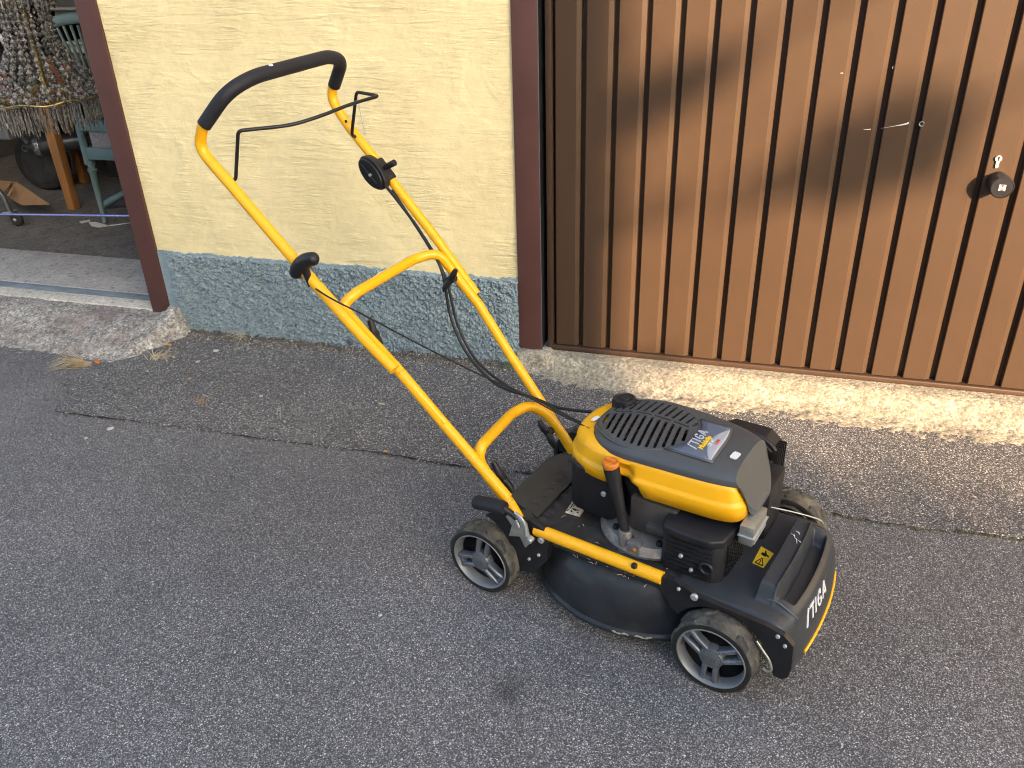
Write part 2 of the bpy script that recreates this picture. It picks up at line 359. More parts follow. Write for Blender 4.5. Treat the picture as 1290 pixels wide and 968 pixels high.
def right_ramp(u, v):
    x = -.86+3.6*u; y = 2.58+.39*v
    toe = 2.725+.03*noise.noise((x*4, 1, 5))+.010*noise.noise((x*22, 1, 5))+.10*sst(-.30, -.75, x)
    h = .003+.011*sst(toe-.10, toe+.04, y)+.054*sst(toe+.03, 2.90, y)**1.05+.0040*fb(x*55, y*55)*sst(2.88, 2.75, y)+.0045*fb(x*9, y*14)*sst(2.9, 2.8, y)
    h *= sst(-.85, -.80, x+.02*noise.noise((y*20, 0, 2)))
    return (x, y, h-.001)
vs, fs = grid(420, 44, right_ramp); mesh('concrete_ramp', vs, fs, CONC, smooth=True, kind='structure')
# threshold of the open garage: limewashed lip, blue painted groove, grey slab, dark floor
def strip(name, y0, y1, z0, z1, mat, x0=-6.2, x1=-2.50):
    b = MB(); b.box((x0, y0, z0), (x1, y1, z1)); return b.o(name, mat, bevel=.003, kind='structure')
strip('threshold_lip', 2.905, 2.985, .0, .088, LIP)
strip('painted_groove', 2.985, 3.055, .0, .082, BLUEB)
strip('threshold_slab', 3.055, 3.435, .0, .086, SILL)
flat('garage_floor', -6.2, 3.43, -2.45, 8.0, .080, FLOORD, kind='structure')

# ------------------------------------------------------------------ building
wall = empty('house_wall', (-1.62, 2.9, 0), label='cream yellow rendered house wall with rough blue grey plinth between two garage openings', cat='wall')
def gl(o):  # keep world coordinates under a moved parent
    o.matrix_parent_inverse = Matrix.Translation(-o.parent.location); return o
PX0, PX1 = -2.412, -.826
def pl(u, v):
    x = PX0+(PX1-PX0)*u; z = .352+(2.9-.352)*v**1.5
    y = 2.904-.0018*noise.noise((x*3, 0, z*3))-.0022*noise.fractal((x*7, 3, z*26), .7, 2, 3)*(.4+noise.noise((x*4, 9, z*4)))
    if v < .004: z += .0045*noise.noise((x*38, 2, 0))+.003*noise.noise((x*110, 2, 0))
    return (x, y, z)
vs, fs = grid(320, 220, pl); gl(mesh('plaster', vs, fs, YWALL, wall, smooth=True))
def ph(x, z):
    # thrown mortar lumps that lean down to the right
    a = (x*.80-z*.60)*50; b = (x*.60+z*.80)*86
    d = noise.voronoi((a+noise.noise((x*30, z*30, 0))*1.1, b+noise.noise((x*30, z*30, 8))*1.1, 0))[0][0]
    h = .0165*max(0, 1-d*1.25)**.6+.008*noise.fractal((x*150, z*150, 1), .7, 2, 3)+.006*noise.noise((x*9, z*9, 4))+.004*noise.noise((x*38, z*38, 2))
    return h
def pn(u, v):
    x = PX0+(PX1-PX0)*u
    top_ = .370+.008*noise.noise((x*38, 2, 0))+.008*noise.noise((x*9, 5, 0))+.004*noise.noise((x*90, 5, 0))
    z = -.03+(top_+.03)*v
    sm = sst(PX0+.022, PX0+.07, x+.015*noise.noise((z*20, 1, 1)))*(.45+.55*sst(PX1, PX1-.06, x))
    y = 2.899-.004*sm-ph(x, z)*sm*(1 if v < .985 else .25)
    return (x, y, z)
vs, fs = grid(820, 200, pn)
# close the top edge back to the wall
nv = len(vs); vs += [(vs[200*821+i][0], 2.91, vs[200*821+i][2]+.001) for i in range(821)]
fs += [(200*821+i, 200*821+i+1, nv+i+1, nv+i) for i in range(820)]
gl(mesh('plinth', vs, fs, PLINTH, wall, smooth=True, sharp=70))
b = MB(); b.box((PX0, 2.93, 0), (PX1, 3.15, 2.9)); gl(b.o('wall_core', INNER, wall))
b = MB(); b.box((-6.2, 2.9, 2.12), (PX0-.001, 3.15, 2.9)); b.box((PX1+.001, 2.9, 2.12), (4.6, 3.15, 2.9)); gl(b.o('lintel', YWALL, wall))
b = MB(); b.box((1.78, 2.9, 0), (4.6, 3.15, 2.119)); b.box((-9.5, 2.9, 0), (-5.3, 3.15, 2.119)); gl(b.o('side_pier', YWALL, wall))
b = MB(); b.box((-9.5, 2.75, 2.901), (4.8, 6, 2.98)); gl(b.o('roof_edge', ROOFT, wall))

# rooms behind: the open garage
b = MB()
b.box((-5.5, 7.6, 0), (-2.2, 7.75, 2.2)); b.box((-5.55, 3.15, 0), (-5.4, 7.6, 2.2)); b.box((-2.30, 3.16, 0), (-2.15, 7.6, 2.2)); b.box((-5.55, 3.16, 2.2), (-2.15, 7.6, 2.3))
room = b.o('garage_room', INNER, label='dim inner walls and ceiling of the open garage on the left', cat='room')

def post(x0, x1, y0, y1, z0, z1, label, extra=None):
    t = empty('door_post', ((x0+x1)/2, y0, z0), label=label, cat='door post', group='oxide red posts beside the garage doors')
    b = MB(); b.box((x0, y0, z0), (x1, y1, z1)); gl2(b.o('post_board', POST, t, bevel=.0015))
    if extra: extra(t)
    return t
def gl2(o): o.matrix_parent_inverse = Matrix.Translation(-o.parent.location); return o
def leftx(t):
    b = MB(); b.box((-2.409, 2.905, .075), (-2.402, 2.93, .12)); gl2(b.o('edge_strip', GALV, t))
post(-2.504, -2.413, 2.893, 3.03, .080, 2.118, 'oxide red post at the edge of the open garage doorway', leftx)
def rightx(t):
    b = MB(); b.box((-.7364, 2.8935, .087), (-.7346, 2.8985, 2.117)); gl2(b.o('metal_edge', POSTE, t))
    b = MB(); b.box((-.7364, 2.8990, .087), (-.7350, 3.02, 2.117)); gl2(b.o('painted_gap_shade', BLKS, t))  # side face blackened to stand in for the shaded gap beside the door
post(-.8255, -.7365, 2.893, 3.03, .086, 2.118, 'oxide red post between the cream wall and the brown garage door', rightx)
post(1.70, 1.778, 2.893, 3.03, .086, 2.118, 'oxide red post at the far right side of the brown door')
b = MB(); b.box((-2.41, 2.86, -.01), (-2.35, 2.93, .12))
b = MB(); b.box((-.832, 2.868, -.01), (-.705, 2.95, .079))
blk = b.o('mortar_block', MORTAR, bevel=.006, label='crumbling mortar block under the middle red post', cat='mortar block')
bm = bmesh.new(); bm.from_mesh(blk.data); bmesh.ops.subdivide_edges(bm, edges=bm.edges, cuts=5, use_grid_fill=True)
for v_ in bm.verts: v_.co += Vector([.006*noise.noise(v_.co*22+Vector((k, 0, 0))) for k in (0, 5, 9)])
bm.to_mesh(blk.data); bm.free()

b = MB(); b.box((-.7349, 2.985, .07), (-.60, 3.02, 2.117)); b.o('door_gap_shade', BLKS, label='black sheet standing in for the shade in the gap between post and brown door', cat='gap shade')  # black backing puts the shade of the gap into the colour
# brown sheet metal door
DY = 2.945
door = empty('garage_door', (.45, DY, .07), label='brown painted steel up and over garage door with vertical ribs', cat='garage door')
def dp(o): return gl2(o)
b = MB(); b.box((-.722, DY-.012, .089), (-.700, DY+.035, 2.1)); dp(b.o('door_stile', BROWN2, door, bevel=.004))
b = MB(); b.box((-.7241, DY-.010, .068), (1.69, DY+.035, .0885)); dp(b.o('bottom_rail', BROWN2, door, bevel=.006, seg=3))
b = MB(); b.box((-.699, DY+.0290, .0886), (1.69, DY+.034, 2.1)); dp(b.o('backing_sheet', BROWN, door))
PITCH = .1055; G0 = .470
gs = [G0+PITCH*k for k in range(-11, 12)]   # right edge of each groove
def panel_mesh(w_):
    vs, fs = [], []
    prof = [(0, .030), (.0005, .0015), (.0025, 0), (w_-.0035, 0), (w_-.0012, .0014), (w_+.0112, .0095), (w_+.0118, .0115), (w_+.0120, .030)]
    for z in np.linspace(.092, 2.1, 14):
        for (a, y) in prof: vs.append((a, DY+y+.0006*noise.noise((a*9, z*2.5, 3)), z))
    k = len(prof)
    for j in range(13):
        for i in range(k-1): fs.append((j*k+i, j*k+i+1, (j+1)*k+i+1, (j+1)*k+i))
    return vs, fs
vs, fs = panel_mesh(.0762); pm = None
for i, g in enumerate(gs):
    if pm is None:
        o = mesh('panel', vs, fs, BROWN, door, smooth=True, sharp=25); pm = o.data
    else:
        o = bpy.data.objects.new('panel', pm); col.objects.link(o); o.parent = door
    o.matrix_parent_inverse = Matrix.Translation(-door.location); o.location = (g, 0, 0)
    if g+.09 > 1.69: o.hide_render = False
# left half panel by the stile
# lock, knob, hole and scratches
lc = W(1258, 200, Y=DY-.004)
lk = mesh('lock_cylinder', *prism([(lc.x+.0105*math.cos(a)*.9, lc.z+.0105*math.sin(a)*.9) for a in np.linspace(-1.1, math.pi+1.1, 20)]+[(lc.x-.0045, lc.z-.024), (lc.x-.0035, lc.z-.0275), (lc.x, lc.z-.029), (lc.x+.0035, lc.z-.0275), (lc.x+.0045, lc.z-.024)], DY-.007, DY+.004), M('pale_brass', (.62, .58, .44), .4, .5, var=.05), door); dp(lk)
kh = mesh('keyhole', *prism([(lc.x+.003*math.cos(a), lc.z+.003+.003*math.sin(a)) for a in np.linspace(-.9, math.pi+.9, 10)]+[(lc.x-.001, lc.z-.007), (lc.x+.001, lc.z-.007)], DY-.0078, DY-.006), BLKP, lk)
kb = W(1256.5, 228.5, Y=DY)
prof = [(.031, .0), (.031, -.028), (.0325, -.040), (.034, -.066), (.0335, -.071), (.0305, -.074), (.0295, -.0725), (.002, -.0725)]
kn = mesh('door_knob', *lathe(prof, 40, 'y', (kb.x, DY, kb.z)), BLK, door, smooth=True, sharp=35); dp(kn)
def badge_piece(name, p, m_, d): return mesh(name, *prism([(kb.x+a, kb.z+c) for a, c in p], DY-.0726-d, DY-.072), m_, kn)
s = .0092
badge_piece('badge', [(-s, -s), (s, -s), (s, s), (-s, s)], M('badge_white', (.75, .72, .70), .4, var=.02), .0006)
badge_piece('badge_mark', [(-s*.8, -s*.75), (-s*.25, 0), (-s*.8, s*.75), (s*.8, s*.75), (s*.3, 0), (s*.8, -s*.75)], M('badge_orange', (.85, .42, .03), .4, var=.02), .0010)
badge_piece('badge_mark', [(-s*.7, s*.95), (0, s*.25), (s*.7, s*.95)], M('badge_blue', (.05, .04, .30), .4, var=.02), .0014)
badge_piece('badge_mark', [(-s*.7, -s*.95), (0, -s*.35), (s*.7, -s*.95)], M('badge_blue2', (.05, .04, .30), .4, var=.02), .0014)
hp = W(1161, 156.5, Y=DY-.001)
dp(mesh('torn_hole', *lathe([(.0085, 0), (.0075, -.004), (.005, -.001), (.0045, .008)], 14, 'y', (hp.x, DY, hp.z)), ZINC, door, smooth=True))
dp(mesh('hole_shadow', *lathe([(.005, -.0015), (.004, -.001)], 12, 'y', (hp.x+.002, DY, hp.z+.001)), BLKP, door))
def scratch(pts, w_):
    P = [W(a, c, Y=DY) for a, c in pts]; vs = []; fs = []
    for i, p in enumerate(P):
        ww = w_*(.25+.75*i/(len(P)-1)); vs += [(p.x, DY-.0012, p.z-ww), (p.x, DY-.0012, p.z+ww), (p.x, DY+.0006, p.z+ww), (p.x, DY+.0006, p.z-ww)]
    for i in range(len(P)-1):
        a = 4*i
        for k in range(4): fs.append((a+k, a+(k+1) % 4, a+4+(k+1) % 4, a+4+k))
    fs += [(0, 1, 2, 3), tuple(range(len(vs)-4, len(vs)))]
    dp(mesh('scratch', vs, fs, M('bare_metal', (.6, .6, .6), .5, .3, var=.1), door))
scratch([(1129, 158.5), (1136, 157.5), (1142, 156), (1145, 155)], .0032)
scratch([(1088, 163.4), (1093, 163.3), (1097, 163)], .0012)
scratch([(1110, 162), (1120, 160.2), (1129, 158.6)], .0006)
scratch([(1124, 87), (1125, 84)], .003)
scratch([(1058, 92.3), (1062, 92.2)], .0009)

# ------------------------------------------------------------------ the lawn mower
TH = math.radians(-17.3)
MO = Vector((.015, 1.448, 0)); MU = Vector((math.cos(TH), math.sin(TH), 0)); MN = Vector((-math.sin(TH), math.cos(TH), 0))
def toL(p): d = p-MO; return Vector((d.dot(MU), d.dot(MN), d.z))
def P(px, py, y=None, x=None, z=None):
    """point of the mower (own frame) seen at photo pixel on one of its own planes"""
    d = ray(px, py); c = Vector(CAM)
    n_, k = (MN, MN.dot(MO)+y) if y is not None else (MU, MU.dot(MO)+x) if x is not None else (Vector((0, 0, 1)), z)
    return toL(c+d*((k-n_.dot(c))/n_.dot(d)))
mw = empty('lawn_mower', MO, TH, label='yellow and black petrol lawn mower standing on the asphalt with its handle raised', cat='lawn mower')

# wheels
def wheel(x, y, side, ang, r=.1, wd=.058):
    """side -1: outer face towards -y"""
    w_ = empty('wheel', (x, y, r)); w_.parent = mw
    s = side
    # tyre: carcass with chevron lugs
    nA, prof = 180, []
    vs, fs = [], []
    half = wd/2
    ks = [(-1.0, .081), (-1.04, .087), (-1.0, .094)]+[(-.9, .0985)]+[(q_/10, .1) for q_ in range(-8, 9)]+[(.9, .0985), (1., .094), (1.04, .087), (1., .081)]
    for a in range(nA):
        t = 2*math.pi*a/nA
        for (q, rr) in ks:
            if abs(q) < .95:
                ph_ = (a/nA*9+(.5 if q > 0 else 0)+.18*abs(q)+.02*math.sin(a*1.7)) % 1
                lug = 1 if .06 < ph_ < .60 and abs(q) > .12+.35*abs(ph_-.33)/.27 else 0
                rr = rr-.0034*(1-lug) if abs(q) < .85 else rr-.002*(1-lug)
            vs.append((rr*math.cos(t), q*half, rr*math.sin(t)))
    k = len(ks)
    for a in range(nA):
        for i in range(k-1): fs.append((a*k+i, a*k+i+1, ((a+1) % nA)*k+i+1, ((a+1) % nA)*k+i))
    def lugf(f):
        a, i = divmod(f, k-1); q = (ks[i][0]+ks[i+1][0])/2
        if i in (0, 1, k-3, k-2): return 1
        ph_ = ((a+.5)/nA*9+(.5 if q > 0 else 0)+.18*abs(q)+.02*math.sin(a*1.7)) % 1
        return 2 if .06 < ph_ < .60 and abs(q) > .12+.35*abs(ph_-.33)/.27 else 0
    mids = [lugf(f) for f in range(len(fs))]
    mesh('tyre', vs, fs, [TYRE, TYRES, LUG], w_, smooth=True, sharp=35, mids=mids)
    yo = s*half
    # rim: lip and dished well
    mesh('rim', *lathe([(.0825, yo*1.0), (.0818, yo*1.06), (.0797, yo*1.07), (.0775, yo*.98), (.0745, yo*.45), (.073, yo*.1), (.070, -yo*.2), (.068, -yo*.9)], 64, 'y', cap=False), RIMB, w_, smooth=True, sharp=50)
    mesh('wheel_back', *lathe([(.0725, yo*.10), (.03, yo*.05), (.002, yo*.05)], 32, 'y'), BLKS, w_, smooth=True)
    for q in range(3):
        a = math.radians(ang+120*q); ca, sa = math.cos(a), math.sin(a)
        rot = Matrix(((ca, 0, -sa), (0, 1, 0), (sa, 0, ca)))
        b = MB()
        for sg in (-1, 1):      # two rails of a slotted spoke
            poly = [(.016, sg*.0060), (.016, sg*.0185), (.050, sg*.0195), (.0770, sg*.0225), (.0773, sg*.0085), (.050, sg*.0062)]
            v1 = []
            y0, y1 = yo*.25, yo*.98
            n_ = len(poly); cx = sum(p[0] for p in poly)/n_; cz = sum(p[1] for p in poly)/n_
            for (yy, sc_) in ((y0, 1), (yo*.80, 1), (y1, .55)):
                for (u, v) in poly:
                    uu = u; vv = cz+(v-cz)*sc_; yv = yy-(.004*s)*(0 if u < .04 else (u-.04)/.034)
                    v1.append(rot @ Vector((uu, yv, vv)))
            f1 = [tuple(range(n_)), tuple(range(2*n_, 3*n_))]
            for j in range(2):
                for i in range(n_): f1.append((j*n_+i, j*n_+(i+1) % n_, (j+1)*n_+(i+1) % n_, (j+1)*n_+i))
            b.add(v1, f1)
        b.add([rot @ Vector(v) for v in [(.062, yo*.3, -.012), (.0780, yo*.3, -.012), (.0780, yo*.3, .012), (.062, yo*.3, .012), (.066, yo*.72, -.011), (.0780, yo*.72, -.011), (.0780, yo*.72, .011), (.066, yo*.72, .011)]], [(3,2,1,0),(4,5,6,7),(0,1,5,4),(1,2,6,5),(2,3,7,6),(3,0,4,7)])
        b.o('spoke', RIM, w_, bevel=.0012, sharp=60)
    mesh('hub', *lathe([(.031, yo*.3), (.0285, yo*.85), (.0265, yo*.98), (.0250, yo*.96), (.001, yo*.97)], 40, 'y'), RIM, w_, smooth=True, sharp=35)
    mesh('hub_cap', *lathe([(.0225, yo*.9), (.0225, yo*1.0), (.021, yo*1.03), (.001, yo*1.05)], 32, 'y'), HUBM, w_, smooth=True, sharp=35)
    return w_
wheel(0, .029, -1, 148); wheel(-.636, .029, -1, 82)
wheel(.0, .571, 1, 20); wheel(-.636, .571, 1, 50)
def hub_mark(x):   # small raised mark on the near hub caps
    b = MB()
    for i, (a, c) in enumerate([(-.010, 0), (-.003, .002), (.004, 0), (.010, -.001)]):
        b.box((x+a-.0012, -.0022, .1+c-.005), (x+a+.0012, .0, .1+c+.005))
    b.o('hub_emblem', RIM, mw)
hub_mark(0); hub_mark(-.636)

# cutter housing (round steel shell) and deck
c0 = (-.29, .31)
prof = [(.300, .046), (.309, .045), (.311, .050), (.308, .056), (.302, .060), (.300, .085), (.294, .115), (.284, .145), (.268, .172), (.246, .190), (.215, .197), (.08, .199), (.001, .199)]
vs, fs = lathe(prof, 96, 'z', (c0[0], c0[1], 0), cap=False); hs = mesh('cutter_housing', vs, fs, HOUSE, mw, smooth=True, sharp=50)
b = MB()
for a0, a1 in ((-1.44, -1.30), (-1.26, -1.12)):      # rubbed edge of the rim
    pts = [(c0[0]+.3095*math.cos(a), c0[1]+.3095*math.sin(a), .0535+.002*math.sin(a*60)) for a in np.linspace(a0, a1, 12)]
    b.add(*sweep(pts, [.0005]+[.0022+.0007*math.sin(i*2.1) for i in range(10)]+[.0005], 6))
b.o('rubbed_edge', M('scuffed_rim', (.24, .225, .16), .7, var=.4, vs=90), hs, smooth=True)
def dk(u, v):
    x = -.640+.62*u; y = .062+.476*v
    z = .200-.030*sst(-.56, -.645, x)+.0012*noise.noise((x*12, y*12, 0))-.006*(sst(.10, .062, y)+sst(.50, .54, y))
    if x < -.50: z += .0025*(1 if abs(((y*26) % 1)-.5) < .2 else 0)*sst(-.50, -.52, x)
    return (x, y, z)
vs, fs = grid(90, 90, dk); n_ = len(vs); vs2 = [(a, c_, d-.004) for a, c_, d in vs]
bound = [j*91 for j in range(91)]
deck = mesh('deck_plate', vs+vs2, fs+[tuple(i+n_ for i in f)[::-1] for f in fs]+[(j*91, (j+1)*91, n_+(j+1)*91, n_+j*91) for j in range(90)]+[(i, i+1, n_+i+1, n_+i) for i in range(90)], DECK, mw, smooth=True, sharp=40)
# rear flap that reaches back between the wheels
fp = [P(640, 627, z=.172), P(690, 578, z=.172), P(716, 574, z=.172)]
poly = [(-.530, .120), (fp[0].x, fp[0].y), (fp[1].x, fp[1].y), (-.625, .49), (-.530, .50)]
b = MB(); vs, fs = prism(poly, 0, .005, 'z')
vs = [(x, y, z+.205+(.17-.205)*sst(-.53, -.66, x)) for x, y, z in vs]; b.add(vs, fs); b.o('rear_flap', DECK, mw, bevel=.001)
b = MB(); b.box((-.655, .12, .07), (-.648, .48, .168)); b.o('rear_apron', BLK, mw)
b = MB(); b.box((-.6, .40, .19), (-.5, .46, .206)); b.o('flap_hinge', DECK, mw, bevel=.003)

# side tubes
for y in (.050, .550):
    a_, b_ = P(688, 670, y=.05), P(834, 729, y=.05)
    tube('side_tube', [(a_.x-.03, y, .233), (a_.x, y, .2345), (b_.x, y, .2325)], .0160, YEL, mw, 18)
tb = lambda nm, x, y, z, r, h, mt=GALV, ax='y', par=mw: mesh(nm, *lathe([(r, 0), (r, h*.7), (r*.75, h), (.0005, h)], 16, ax, (x, y, z)), mt, par, smooth=True, sharp=40)
p_ = P(800, 712, z=.246); tb('clip', p_.x, p_.y-.004, .243, .0075, .009, BLK, 'z')

# front side plates with wheel arch, brackets
def side_plate(y0, y1, cut=0):
    arch = [(.113*math.cos(a), .1+.108*math.sin(a)) for a in np.linspace(.12, math.pi*.86, 22)]
    poly = [(.163, .185), (.166, .12), (.163, .092), (.150, .078), (.132, .080), (.118, .112)]+arch[1:]+[(-.122, .160), (-.152, .205), (-.150, .238), (-.118, .243), (-.060, .221), (.02, .217), (.10, .214), (.140, .205)]
    poly = [(a-cut*sst(.06, .15, a), c_-.012*(cut > 0)*(c_ > .16)) for a, c_ in poly]
    mesh('side_plate', *prism(poly, y0, y1), BLK, mw)
side_plate(.046, .060); side_plate(.468, .476, .034)
for px, py in ((875, 752),): q = P(px, py, y=.045); tb('bolt', q.x, .046, q.z, .0090, -.007)
for px, py, r in ((855, 742, .0045), (980, 802, .0050), (989, 814, .0045)): q = P(px, py, y=.045); tb('bolt', q.x, .046, q.z, r, -.005)
tube('axle', [(0, .05, .1), (0, .55, .1)], .009, BLKS, mw, 12); tube('axle', [(-.636, .05, .1), (-.636, .55, .1)], .009, BLKS, mw, 12)
tube('height_link', fillet([(.085, .042, .165), (.120, .040, .125), (.128, .040, .100), (.118, .038, .092), (.108, .040, .095)], .01), .0032, ZINC, mw, 10)

# front hood with its moulded carry handle
def box1(a, b, x, e): return sst(a-e, a+e, x)*(1-sst(b-e, b+e, x))
prof = [(-.125, .203), (-.06, .2055), (0, .2085), (.06, .211), (.10, .210), (.125, .206), (.142, .198), (.154, .184), (.163, .160), (.170, .130), (.175, .090), (.174, .062)]
P_ = smoothpath([(a, 0, b_) for a, b_ in prof], 10)
cum = [0]
for i in range(1, len(P_)): cum.append(cum[-1]+(P_[i]-P_[i-1]).length)
def hood(u, v):
    s_ = u*cum[-1]; i = 0
    while i < len(cum)-2 and cum[i+1] < s_: i += 1
    t = (s_-cum[i])/(cum[i+1]-cum[i]); q = P_[i].lerp(P_[i+1], t)
    y = .058+.420*v; e = (y-.268)/.21
    x = q.x-(.024*abs(e)**2.2)*sst(.02, .16, q.x); z = q.z
    z -= .012*max(0, abs(e)-.90)/.10*sst(.0, .3, 1)
    if q.x < .16:
        xs, yy = q.x, y*1.0
        skew = .0
        bar = box1(.050, .098, xs, .0045)*box1(.128, .415, yy, .016)
        z += .040*bar
        fr = box1(.098, .150, xs, .004)
        z += .012*box1(.093, .160, xs, .006)*box1(.118, .440, yy, .012)
        z -= .036*box1(.102, .136, xs, .005)*box1(.150+.0*xs, .415, yy, .014)
        z -= .030*sst(.40, .52, yy)*sst(.03, -.06, xs)*0
    return (x, y, z)
vs, fs = grid(190, 190, hood); hd = mesh('front_hood', vs, fs, HOOD, mw, smooth=True, sharp=60)
def hood_z(x, y):   # height of the plain hood skin
    best = min(P_, key=lambda q: abs(q.x-x)); return best.z
tube('carry_trim', fillet([(.054, .128, .212), (.100, .118, .226), (.150, .112, .205)], .01), .002, M('trim_edge', (.09, .09, .095), .4, var=.1), hd, 8)
b = MB()
for k_, (a, c_, l) in enumerate([(.060, .335, .012), (.070, .325, .020), (.082, .318, .014), (.066, .350, .008)]):
    b.add(*sweep([(a, c_, .2520), (a+.008, c_-l*.3, .2526), (a+.013, c_-l, .2518)], [.0006, .0018, .0006], 6))
b.o('scuff', WHITE, hd)
# bumper strip in yellow along the lower front edge
pts = [Vector((hood(.955, v)[0]+.0008, hood(.955, v)[1], hood(.955, v)[2])) for v in np.linspace(.22, .96, 24)]
tube('bumper_strip', pts, .0042, YEL, mw, 8)

# fuel engine: flange, block, tank, muffler
mesh('engine_flange', *lathe([(.136, .203), (.138, .212), (.131, .226), (.127, .233), (.085, .238), (.001, .240)], 48, 'z', (-.258, .250, 0)), SILV, mw, smooth=True, sharp=35)
for a in (195, 235, 262, 300):
    ar = math.radians(a); x, y = -.258+.112*math.cos(ar), .250+.112*math.sin(ar)
    tb('flange_bolt', x, y, .232, .009, .012, BLK if a != 195 else SILV, 'z')
mesh('crankcase', *lathe([(.100, .235), (.100, .300), (.115, .345), (.115, .40)], 40, 'z', (-.25, .29, 0)), MUFF, mw, smooth=True, sharp=35)
b = MB(); b.box((-.29, .165, .245), (-.17, .22, .34)); b.box((-.24, .15, .262), (-.165, .20, .285)); b.o('cylinder_head', M('dark_casting', (.06, .055, .05), .6, .3, var=.3, bump=.3), mw, bevel=.006)
poly = [(-.478, .235), (-.470, .19), (-.445, .172), (-.355, .165), (-.335, .18), (-.330, .44), (-.36, .455), (-.44, .45), (-.47, .42)]
b = MB(); b.add(*prism(poly, .238, .375, 'z')); b.o('fuel_tank', BLK, mw, bevel=.01, seg=3)
b = MB(); b.box((-.16, .33, .203), (.0, .45, .36)); b.o('engine_body', MUFF, mw, bevel=.01)
# muffler with louvred guard
mx0, mx1, my0, my1, mz0, mz1 = -.186, -.036, .118, .262, .206, .326
b = MB(); b.add(*prism([(mx0, my0+.012), (mx0+.012, my0), (mx1-.020, my0), (mx1, my0+.018), (mx1+.008, my1), (mx0, my1)], mz0, mz1-.012, 'z')); mf = b.o('muffler_guard', MUFF, mw, bevel=.003)
poly = [(mx0-.004, my0+.016), (mx0+.004, my0-.002), (mx0+.05, my0-.010), (mx1-.03, my0-.008), (mx1-.002, my0+.012), (mx1+.014, my1), (mx0-.004, my1)]
b = MB(); b.add(*prism(poly, mz1-.020, mz1+.004, 'z')); b.o('muffler_top', MUFF if False else BLK, mf, bevel=.007, seg=3)
for k_ in range(7):
    z = .214+.0135*k_
    b = MB(); b.box((mx0+.014, my0-.0055, z), (mx1-.024, my0+.001, z+.0062)); b.o('louvre', BLK, mf, bevel=.0015)
tb('guard_bolt', mx0+.055, my0-.005, .262, .0055, -.006, GALV, 'y', mf); tb('guard_bolt', mx0+.083, my0-.005, .232, .0050, -.007, GALV, 'y', mf)
mesh('outlet', *lathe([(.017, -.0055), (.017, -.011), (.012, -.012), (.011, -.004)], 24, 'y', (mx0+.118, my0, .252), cap=False), BLK, mf, smooth=True)
b = MB()
for i in range(8):       # perforated end of the guard
    for j in range(9):
        b.box((mx1+.001+.001*i*.6, .146+.0135*i, .216+.0105*j), (mx1+.0068+.0006*i, .146+.0135*i+.0085, .216+.0105*j+.006))
b.o('perforated_end', BLK, mf, kind='stuff')
# zinc heat bracket below the front of the cowl
q = P(945, 655, x=.0)
b = MB(); b.box((-.022, .178, .300), (.012, .272, .352)); zb = b.o('zinc_bracket', ZINC, mw, bevel=.003)
b = MB(); b.box((-.024, .174, .322), (.016, .276, .326)); b.o('zinc_fold', GALV, zb, bevel=.001)
b = MB(); b.box((.0125, .185, .304), (.0145, .265, .318)); b.o('bracket_face', GALV, zb)
tube('brake_rod', smoothpath([P(957, 636, y=.33), P(975, 640, y=.36), P(1002, 646, y=.40), P(1030, 654, y=.43), P(1037, 660, y=.44)], 5), .0022, ZINC, mw, 8)
# far side: air filter case
b = MB(); b.add(*prism([(-.20, .200), (-.20, .385), (-.165, .405), (-.070, .405), (-.040, .380), (-.036, .205)], .455, .535)); af = b.o('air_filter_case', BLK, mw, bevel=.006)
for k_ in range(8):
    b = MB(); b.box((-.042, .452+.009*k_, .24), (-.026+.002*(k_ % 2), .456+.009*k_, .385)); b.o('fin', BLK, af)
tube('case_trim', fillet([(-.20, .47, .412), (-.08, .47, .412), (-.035, .47, .385), (-.030, .47, .25)], .03), .007, BLK, af, 10)
b = MB(); b.box((-.062, .449, .29), (-.036, .4545, .36)); b.o('intake_box', M('brown_plastic', (.07, .055, .045), .5, var=.2), af, bevel=.003)

# cowl: a lofted shell
def outline(n, xr, xf, xm, cy, w, nr, nf, ins=0., wf=1.):
    pts = []
    for k in range(n):
        t = 2*math.pi*k/n; c_, s_ = math.cos(t), math.sin(t)
        e = (nf if s_ <= 0 else 2.5) if c_ > 0 else nr; L_ = (xf-xm-ins) if c_ > 0 else (xm-xr-ins)
        cx = math.copysign(abs(c_)**(2/e), c_); sy = math.copysign(abs(s_)**(2/e), s_)
        x = xm+L_*cx; y = cy+(w-ins)*sy*(1-(1-wf)*max(0, cx)); pts.append((x, y))
    return pts
_o0 = outline
def outline(n, *a):
    p = _o0(1440, *a); key = a[:8]
    ref = np.array(_o0(1440, *a[:7], 0., *(a[8:] if len(a) > 8 else ()))); d = np.r_[0, np.cumsum(np.hypot(*(np.roll(ref, -1, 0)-ref).T))]
    t = np.linspace(0, d[-1], n, endpoint=False); i = np.interp(t, d, np.arange(1441)); i0 = i.astype(int); f = i-i0
    p = np.array(p+[p[0]]); return [tuple(p[a_]*(1-b_)+p[a_+1]*b_) for a_, b_ in zip(i0, f)]
def bottom_z(x, y):
    if y > .30: return .352
    z = .362
    z += .020*sst(-.352, -.346, x)
    z -= .030*sst(-.276, -.252, x)
    return z
NC = 160
lv = [(None, 0), (.388, 0.001), (.391, .002), (.396, .0075), (.399, .0085), (.424, .0115), (.432, .0145), (.4385, .021), (.4425, .032), (.444, .05), (.444, .09)]
vs, fs = [], []
